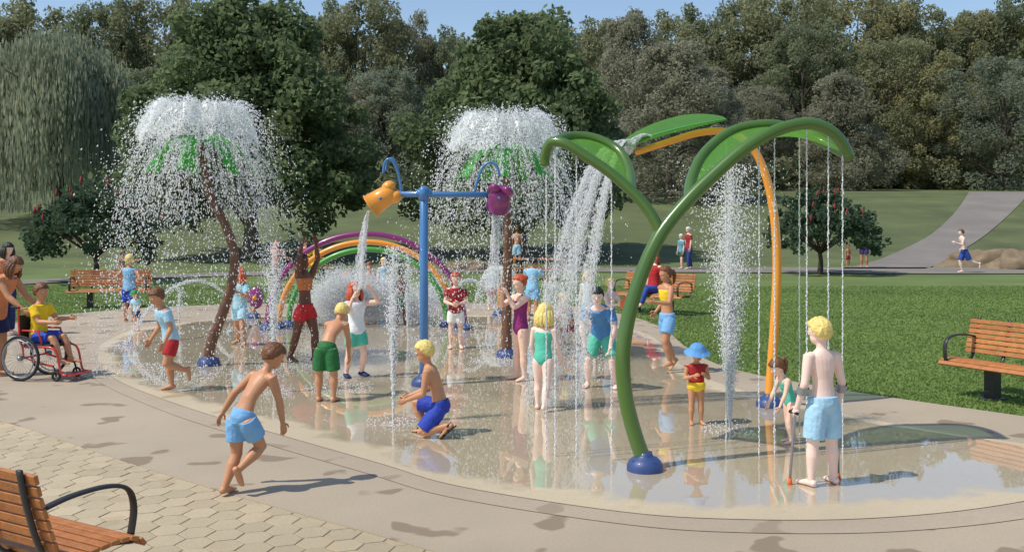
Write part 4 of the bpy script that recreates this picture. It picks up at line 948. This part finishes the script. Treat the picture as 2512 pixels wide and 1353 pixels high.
for s in (-.27, .27):
    g = A(); c = Vector((s, .08, .30)); ring = lambda r: [c+Vector((0, r*math.cos(a), r*math.sin(a))) for a in np.linspace(0, 2*math.pi, 40, endpoint=False)]
    g.tube(ring(.285), .018, 8, closed=True); wh = obj('wheel', g, M_rubber, wc)
    g = A(); g.tube(ring(.262), .009, 6, closed=True); g.tube([p+Vector((.045*(1 if s > 0 else -1), 0, 0)) for p in ring(.245)], .008, 6, closed=True); obj('rim', g, M_grey, wh)
    g = A(); g.tube([c-Vector((.03, 0, 0)), c+Vector((.03, 0, 0))], .03, 10)
    for k in range(24): a = k*.2618; g.tube([c+Vector((0, .02*math.cos(a+.5), .02*math.sin(a+.5))), c+Vector((0, .26*math.cos(a), .26*math.sin(a)))], .0025, 4)
    obj('spokes', g, M_grey, wh)
    g = A(); c2 = Vector((s*.75, -.42, .07)); g.tube([c2+Vector((0, .055*math.cos(a), .055*math.sin(a))) for a in np.linspace(0, 6.283, 20, endpoint=False)], .015, 8, closed=True); g.tube([c2, c2+Vector((0, .04, .14))], .012, 6); obj('caster', g, M_rubber, wc)
g = A()
for s in (-.21, .21):
    g.tube(cat([(s, .16, .98), (s, .15, .7), (s, .1, .46), (s, -.2, .45), (s, -.36, .44), (s, -.44, .36), (s, -.5, .12), (s, -.58, .09)], 5), .015, 8); g.tube([(s, .1, .46), (s, .08, .3), (s, -.25, .22), (s, -.38, .2)], .014, 8)
    g.tube([(s, .1, .66), (s, -.15, .66), (s, -.2, .5)], .014, 8)
g.tube([(-.27, .08, .3), (.27, .08, .3)], .014, 8); obj('frame', g, M_red, wc)
g = A(); g.box((0, -.12, .462), .40, .44, .045); obj('seat', g, M_rubber, wc, smooth=False, bevel=.012); g = A(); g.box((0, .135, .68), .40, .03, .36, R(-3)); obj('backrest', g, M_rubber, wc, smooth=False, bevel=.01)
g = A(); g.box((0, -.57, .085), .40, .16, .015); obj('footplate', g, M_red, wc, smooth=False)
for s in (-.21, .21): g = A(); g.tube([(s, .15, .96), (s, .27, .97)], .018, 8); obj('push_handle', g, M_rubber, wc)
Fw = Vector((math.sin(R(76)), -math.cos(R(76)), 0))
person('brown-haired boy in yellow shirt sitting in the wheelchair with arms reaching out', 0, 0, 1.36, 76, TAN, BROWN, 'short', ('tee', YEL), ('long', BLU), (.06, 0, 1), (1, -.05, -.05), ((.55, .15, -.75), (.95, .0, .1)), ((.5, .15, -.75), (.95, 0, 0)), ((1, .12, .02), (.42, 0, -1), (1, .05, -.1)), ((1, .12, .02), (.42, 0, -1), (1, .05, -.1)), seat=.475, pos=WL-Fw*.02)
person('brown-haired woman in orange top leaning over the back of the wheelchair', 0, 0, 1.66, 82, TAN, '6a4428', 'bob', ('tank', 'd88a5c'), ('shorts', NAVY), (.42, 0, .9), (.9, 0, -.5), ((.5, .1, -.8), (.75, 0, -.6)), ((.55, .1, -.8), (.75, 0, -.6)), ((.1, .05, -1), (-.1, 0, -1)), ((-.15, .05, -1), (-.25, 0, -1)), hf=.138, pos=WL-Fw*.72)
person('black-haired woman in orange tank and navy trousers at the far left edge', 14, 824, 1.66, 62, LIGHT, BLACK, 'bob', ('tank', 'e0885c'), ('pants', NAVY), (.06, 0, 1), (1, 0, -.2), hf=.138)
person('red-haired child in red shirt and white shorts standing right of the rainbow hoops', 1118, 858, 1.23, 4, LIGHT, RED, 'short', ('tee', 'a01c22'), ('shorts', 'f0ece4'), (0, 0, 1), (1, 0, -.1), ((.1, .3, -.95), (.6, -.55, -.1)), ((.1, .3, -.95), (.6, -.55, -.15)), hf=.17)
person('red-haired girl in purple swimsuit covering her face', 1277, 936, 1.36, -58, LIGHT, RED, 'bun', ('suit', '862268'), None, (.02, 0, 1), (1, 0, -.02), ((.75, .1, -.45), (.25, -.45, .9)), ((.75, .1, -.45), (.25, -.45, .9)), hf=.155)
person('black-haired boy in light blue shirt seen from behind the purple swimsuit girl', 1306, 790, 1.34, 160, TAN, BLACK, 'short', ('tee', '8cc4e4'), ('shorts', '7cb4dc'), (.05, 0, 1), (1, 0, 0), ((.5, .3, -.6), (.7, 0, .1)), ((.4, .4, -.6), (.6, .3, -.1)))
person('blond girl in teal swimsuit walking away, seen from behind', 1332, 1010, 1.16, 158, PINK, BLOND, 'bob', ('suit', TEAL), None, (.1, 0, 1), (.95, 0, -.2), ((.1, .2, -.95), (.5, .0, -.7)), ((.1, .2, -.95), (.5, 0, -.7)), ((.12, .05, -1), (-.05, 0, -1)), ((-.25, .05, -1), (-.4, 0, -.9)), hf=.185)
person('blond child in blue top and red shorts squatting behind the falling water', 1402, 850, 1.2, -75, BRN, BLOND, 'bob', ('crop', '4a84c4'), ('shorts', 'a82428'), (.3, 0, .95), (.95, 0, -.3), ((.5, .1, -.8), (.8, -.1, -.3)), ((.5, .1, -.8), (.8, -.1, -.3)), ((.9, .2, .12), (-.35, 0, -.95)), ((.9, .2, .05), (-.35, 0, -.95)))
person('black-haired person in blue shirt and teal shorts leaning with hands on knees', 1476, 954, 1.42, -14, PINK, BLACK, 'short', ('tee', '4a84be'), ('long', TEAL), (.74, 0, .68), (.95, .1, -.2), ((.12, .28, -.95), (.12, -.22, -.97)), ((.12, .28, -.95), (.12, -.22, -.97)), ((.34, .26, -.95), (-.28, .06, -1)), ((.34, .26, -.95), (-.28, .06, -1)), hf=.15)
bk = person('pale child holding an orange ball behind the green arch stem', 1496, 868, 1.18, 40, PINK, BLOND, 'short', None, ('shorts', LB), (.02, 0, 1), (1, 0, 0), ((.45, .15, -.75), (.8, -.15, .1)), ((.45, .15, -.75), (.8, -.15, .1)))
c = (bk['wL']+bk['wR'])/2+bk['F']*.06; g = A(); g.sph((0, 0, 0), .13, 24, 16); o = obj('ball', g, mat('orange_ball', hx('e8742c'), .5, .08, 20)); o.location = c; tag(o, 'orange ball held by the pale child behind the green arch', 'ball')
bl = Vector(bw.location); Fb = Vector((math.sin(R(-42)), -math.cos(R(-42)), 0))
person('red-haired woman in red top and jeans sitting on the bench', 0, 0, 1.6, -50, LIGHT, '8a3c22', 'bob', ('tee', 'b01e22'), ('pants', '27459a'), (-.12, 0, 1), (1, .1, .1), ((-.25, .3, -.9), (.1, .1, -1)), ((-.25, .3, -.9), (.1, .1, -1)), ((1, .06, .04), (.45, 0, -.9)), ((1, .1, .02), (.3, 0, -.95)), hf=.14, seat=.455, pos=bl+Fb*.16)
person('brown-haired girl in yellow top and light blue shorts running left with a ponytail', 1637, 916, 1.38, -66, TAN, '6f4426', 'pony', ('crop', 'f2d02c'), ('shorts', '7aaede'), (.06, 0, 1), (1, .05, 0), ((.35, .3, -.8), (.85, -.1, .1)), ((-.5, .3, -.8), (.5, .1, -.6)), ((.3, .04, -1), (-.3, 0, -.95)), ((-.12, .04, -1), (-.42, 0, -.9), (.7, 0, -.7)), hf=.15)
person('shirtless man in pale shorts standing by the empty picnic table', 1268, 652, 1.72, 175, TAN, BROWN, 'short', None, ('long', '9fc8dc'), hf=.135, z0=0)
person('white-haired person in red shirt walking on the path', 1690, 661, 1.75, -70, LIGHT, WHITE, 'short', ('tee', '9c2c34'), ('pants', '2c3c78'), hf=.135, lL=((.2, .03, -1), (0, 0, -1)), lR=((-.2, .03, -1), (-.25, 0, -1)), z0=.03)
person('shorter person in blue-green top walking beside the white-haired person', 1672, 660, 1.45, -60, LIGHT, WHITE, 'short', ('tee', '5aa0b4'), ('shorts', '2c5c3c'), hf=.145, lL=((.2, .03, -1), (0, 0, -1)), lR=((-.2, .03, -1), (-.25, 0, -1)), z0=.03)
person('woman in purple top standing on the hill path foot', 2120, 657, 1.68, -20, TAN, BROWN, 'short', ('tank', '5c3a84'), ('shorts', '3c3c70'), hf=.135, z0=.03)
person('small shirtless child in red shorts beside the woman in purple', 2080, 656, .98, 10, TAN, BROWN, 'short', None, ('shorts', 'a83434'), hf=.19, z0=.03)
person('shirtless runner in blue trousers running left in front of the boulders', 2366, 670, 1.72, -88, PINK, BROWN, 'short', None, ('long', '2c4c9c'), (.25, 0, 1), (1, 0, 0), ((.3, .15, -.9), (.8, 0, .3)), ((-.7, .15, -.6), (.4, 0, -.8)), ((-.45, .03, -1), (-.95, 0, -.25), (.2, 0, -1)), ((.35, .03, -1), (-.25, 0, -1)), hf=.138, z0=.03)
ptl = G(745, 684)
person('person in yellow sitting at the picnic table', 0, 0, 1.62, -150, TAN, BROWN, 'short', ('long', 'ecc418'), ('pants', 'ecc418'), (.2, 0, 1), hf=.14, seat=.46, lL=((1, .1, 0), (.1, 0, -1)), lR=((1, .1, 0), (.1, 0, -1)), aL=((.6, .2, -.6), (.9, -.2, .1)), aR=((.6, .2, -.6), (.9, -.2, .1)), pos=ptl+Vector((.62, -.62, 0)))
person('person in orange top sitting at the left end of the picnic table', 0, 0, 1.6, 170, TAN, RED, 'bob', ('tee', 'e07a4c'), ('shorts', LB), (.15, 0, 1), hf=.14, seat=.46, lL=((1, .1, 0), (.1, 0, -1)), lR=((1, .1, 0), (.1, 0, -1)), aL=((.6, .2, -.6), (.9, -.2, .1)), aR=((.6, .2, -.6), (.9, -.2, .1)), pos=ptl+Vector((-.85, -.68, 0)))
person('person in red facing the camera across the picnic table', 0, 0, 1.6, 5, LIGHT, BROWN, 'short', ('tee', 'c05038'), ('shorts', NAVY), (.12, 0, 1), hf=.14, seat=.46, lL=((1, .1, 0), (.1, 0, -1)), lR=((1, .1, 0), (.1, 0, -1)), aL=((.6, .2, -.6), (.9, -.2, .1)), aR=((.6, .2, -.6), (.9, -.2, .1)), pos=ptl+Vector((-.1, .72, 0)))
person('shirtless child in green shorts behind the left bench', 300, 708, 1.15, 60, TAN, BROWN, 'short', None, ('shorts', '2f7a44'), hf=.165, z0=0, aL=((.3, .5, -.3), (.5, .3, .2)))
person('child in blue shorts standing in the mist under the hoops', 906, 776, 1.16, 20, TAN, BROWN, 'short', None, ('shorts', BLU), hf=.17)
person('dark-skinned child in green shorts under the right side of the hoops', 984, 806, 1.15, 200, DARK, BLACK, 'short', None, ('shorts', '2c6c3c'), hf=.17)
person('blond child in light blue top behind the hoops', 941, 745, 1.15, 10, LIGHT, BLOND, 'short', ('tank', '8fc4dc'), ('shorts', '4c7cb4'), hf=.17, z0=0)
person('orange-haired child crouching behind the hoops', 846, 760, 1.15, 15, LIGHT, 'd8703c', 'short', ('tee', 'e0a080'), ('shorts', LB), (.35, 0, .95), lL=((.9, .2, .05), (-.35, 0, -.95)), lR=((.9, .2, .05), (-.35, 0, -.95)), hf=.17)
person('pale child in light blue shirt behind the water bell', 1206, 762, 1.05, 15, PINK, BROWN, 'short', ('tee', '9cc0dc'), ('shorts', 'c87878'), hf=.175)
person('blond child behind the falling water near the squatting child', 1442, 815, 1.12, -20, PINK, BLOND, 'bob', ('tank', 'c8dce0'), ('shorts', LB), hf=.17)
for nm, lab in (('L', 'grey forearm crutch held in the left hand of the blond boy'), ('R', 'grey forearm crutch held in the right hand of the blond boy')):
    wv = cb['w'+nm]; el = cb['e'+nm]; k = 1 if nm == 'L' else -1; tip = Vector((wv.x, wv.y, Z0))+cb['S']*(k*.03)+cb['F']*.03; tip.z = Z0
    cuff = el.lerp(cb['wr'+nm], .28)
    t = thing('crutch', lab, 'crutch', tip, group='forearm crutches'); g = A(); g.tube([UP*.04, wv-tip, cuff-tip], [.012, .012, .011], 10); obj('shaft', g, M_grey, t)
    g = A(); g.tube([wv-tip-cb['F']*.03, wv-tip+cb['F']*.07], .015, 8); obj('handgrip', g, M_rubber, t)
    g = A(); fa = (el-cb['wr'+nm]).normalized(); a1 = fa.orthogonal().normalized(); a2 = fa.cross(a1)
    g.grid([[cuff-tip+fa*(.03*s)+(a1*math.cos(a)+a2*math.sin(a))*.045 for a in np.linspace(0, 6.283, 25)] for s in (-1, 1)])
    obj('arm_cuff', g, M_grey, t); g = A(); g.tube([UP*.0, UP*.05], [.022, .016], 10); obj('rubber_tip', g, mat('orange_tip', hx('e06a30'), .6), t)

for o, vx, fm, it in PEND:
    r = o.modifiers.new('r', 'REMESH'); r.mode = 'VOXEL'; r.voxel_size = vx; r.use_smooth_shade = True
    s = o.modifiers.new('s', 'SMOOTH'); s.factor = .5; s.iterations = it
bpy.context.view_layer.update(); dg = bpy.context.evaluated_depsgraph_get()
new = [bpy.data.meshes.new_from_object(o.evaluated_get(dg)) for o, *_ in PEND]
for (o, vx, fm, it), me in zip(PEND, new):
    m_ = o.data.materials[0]; o.modifiers.clear()
    if fm is not None:
        bm = bmesh.new(); bm.from_mesh(me); bm.from_mesh(fm); bm.to_mesh(me); bm.free()
    me.polygons.foreach_set('use_smooth', [True]*len(me.polygons)); o.data = me
    if not me.materials: me.materials.append(m_)
    else: me.materials[0] = m_
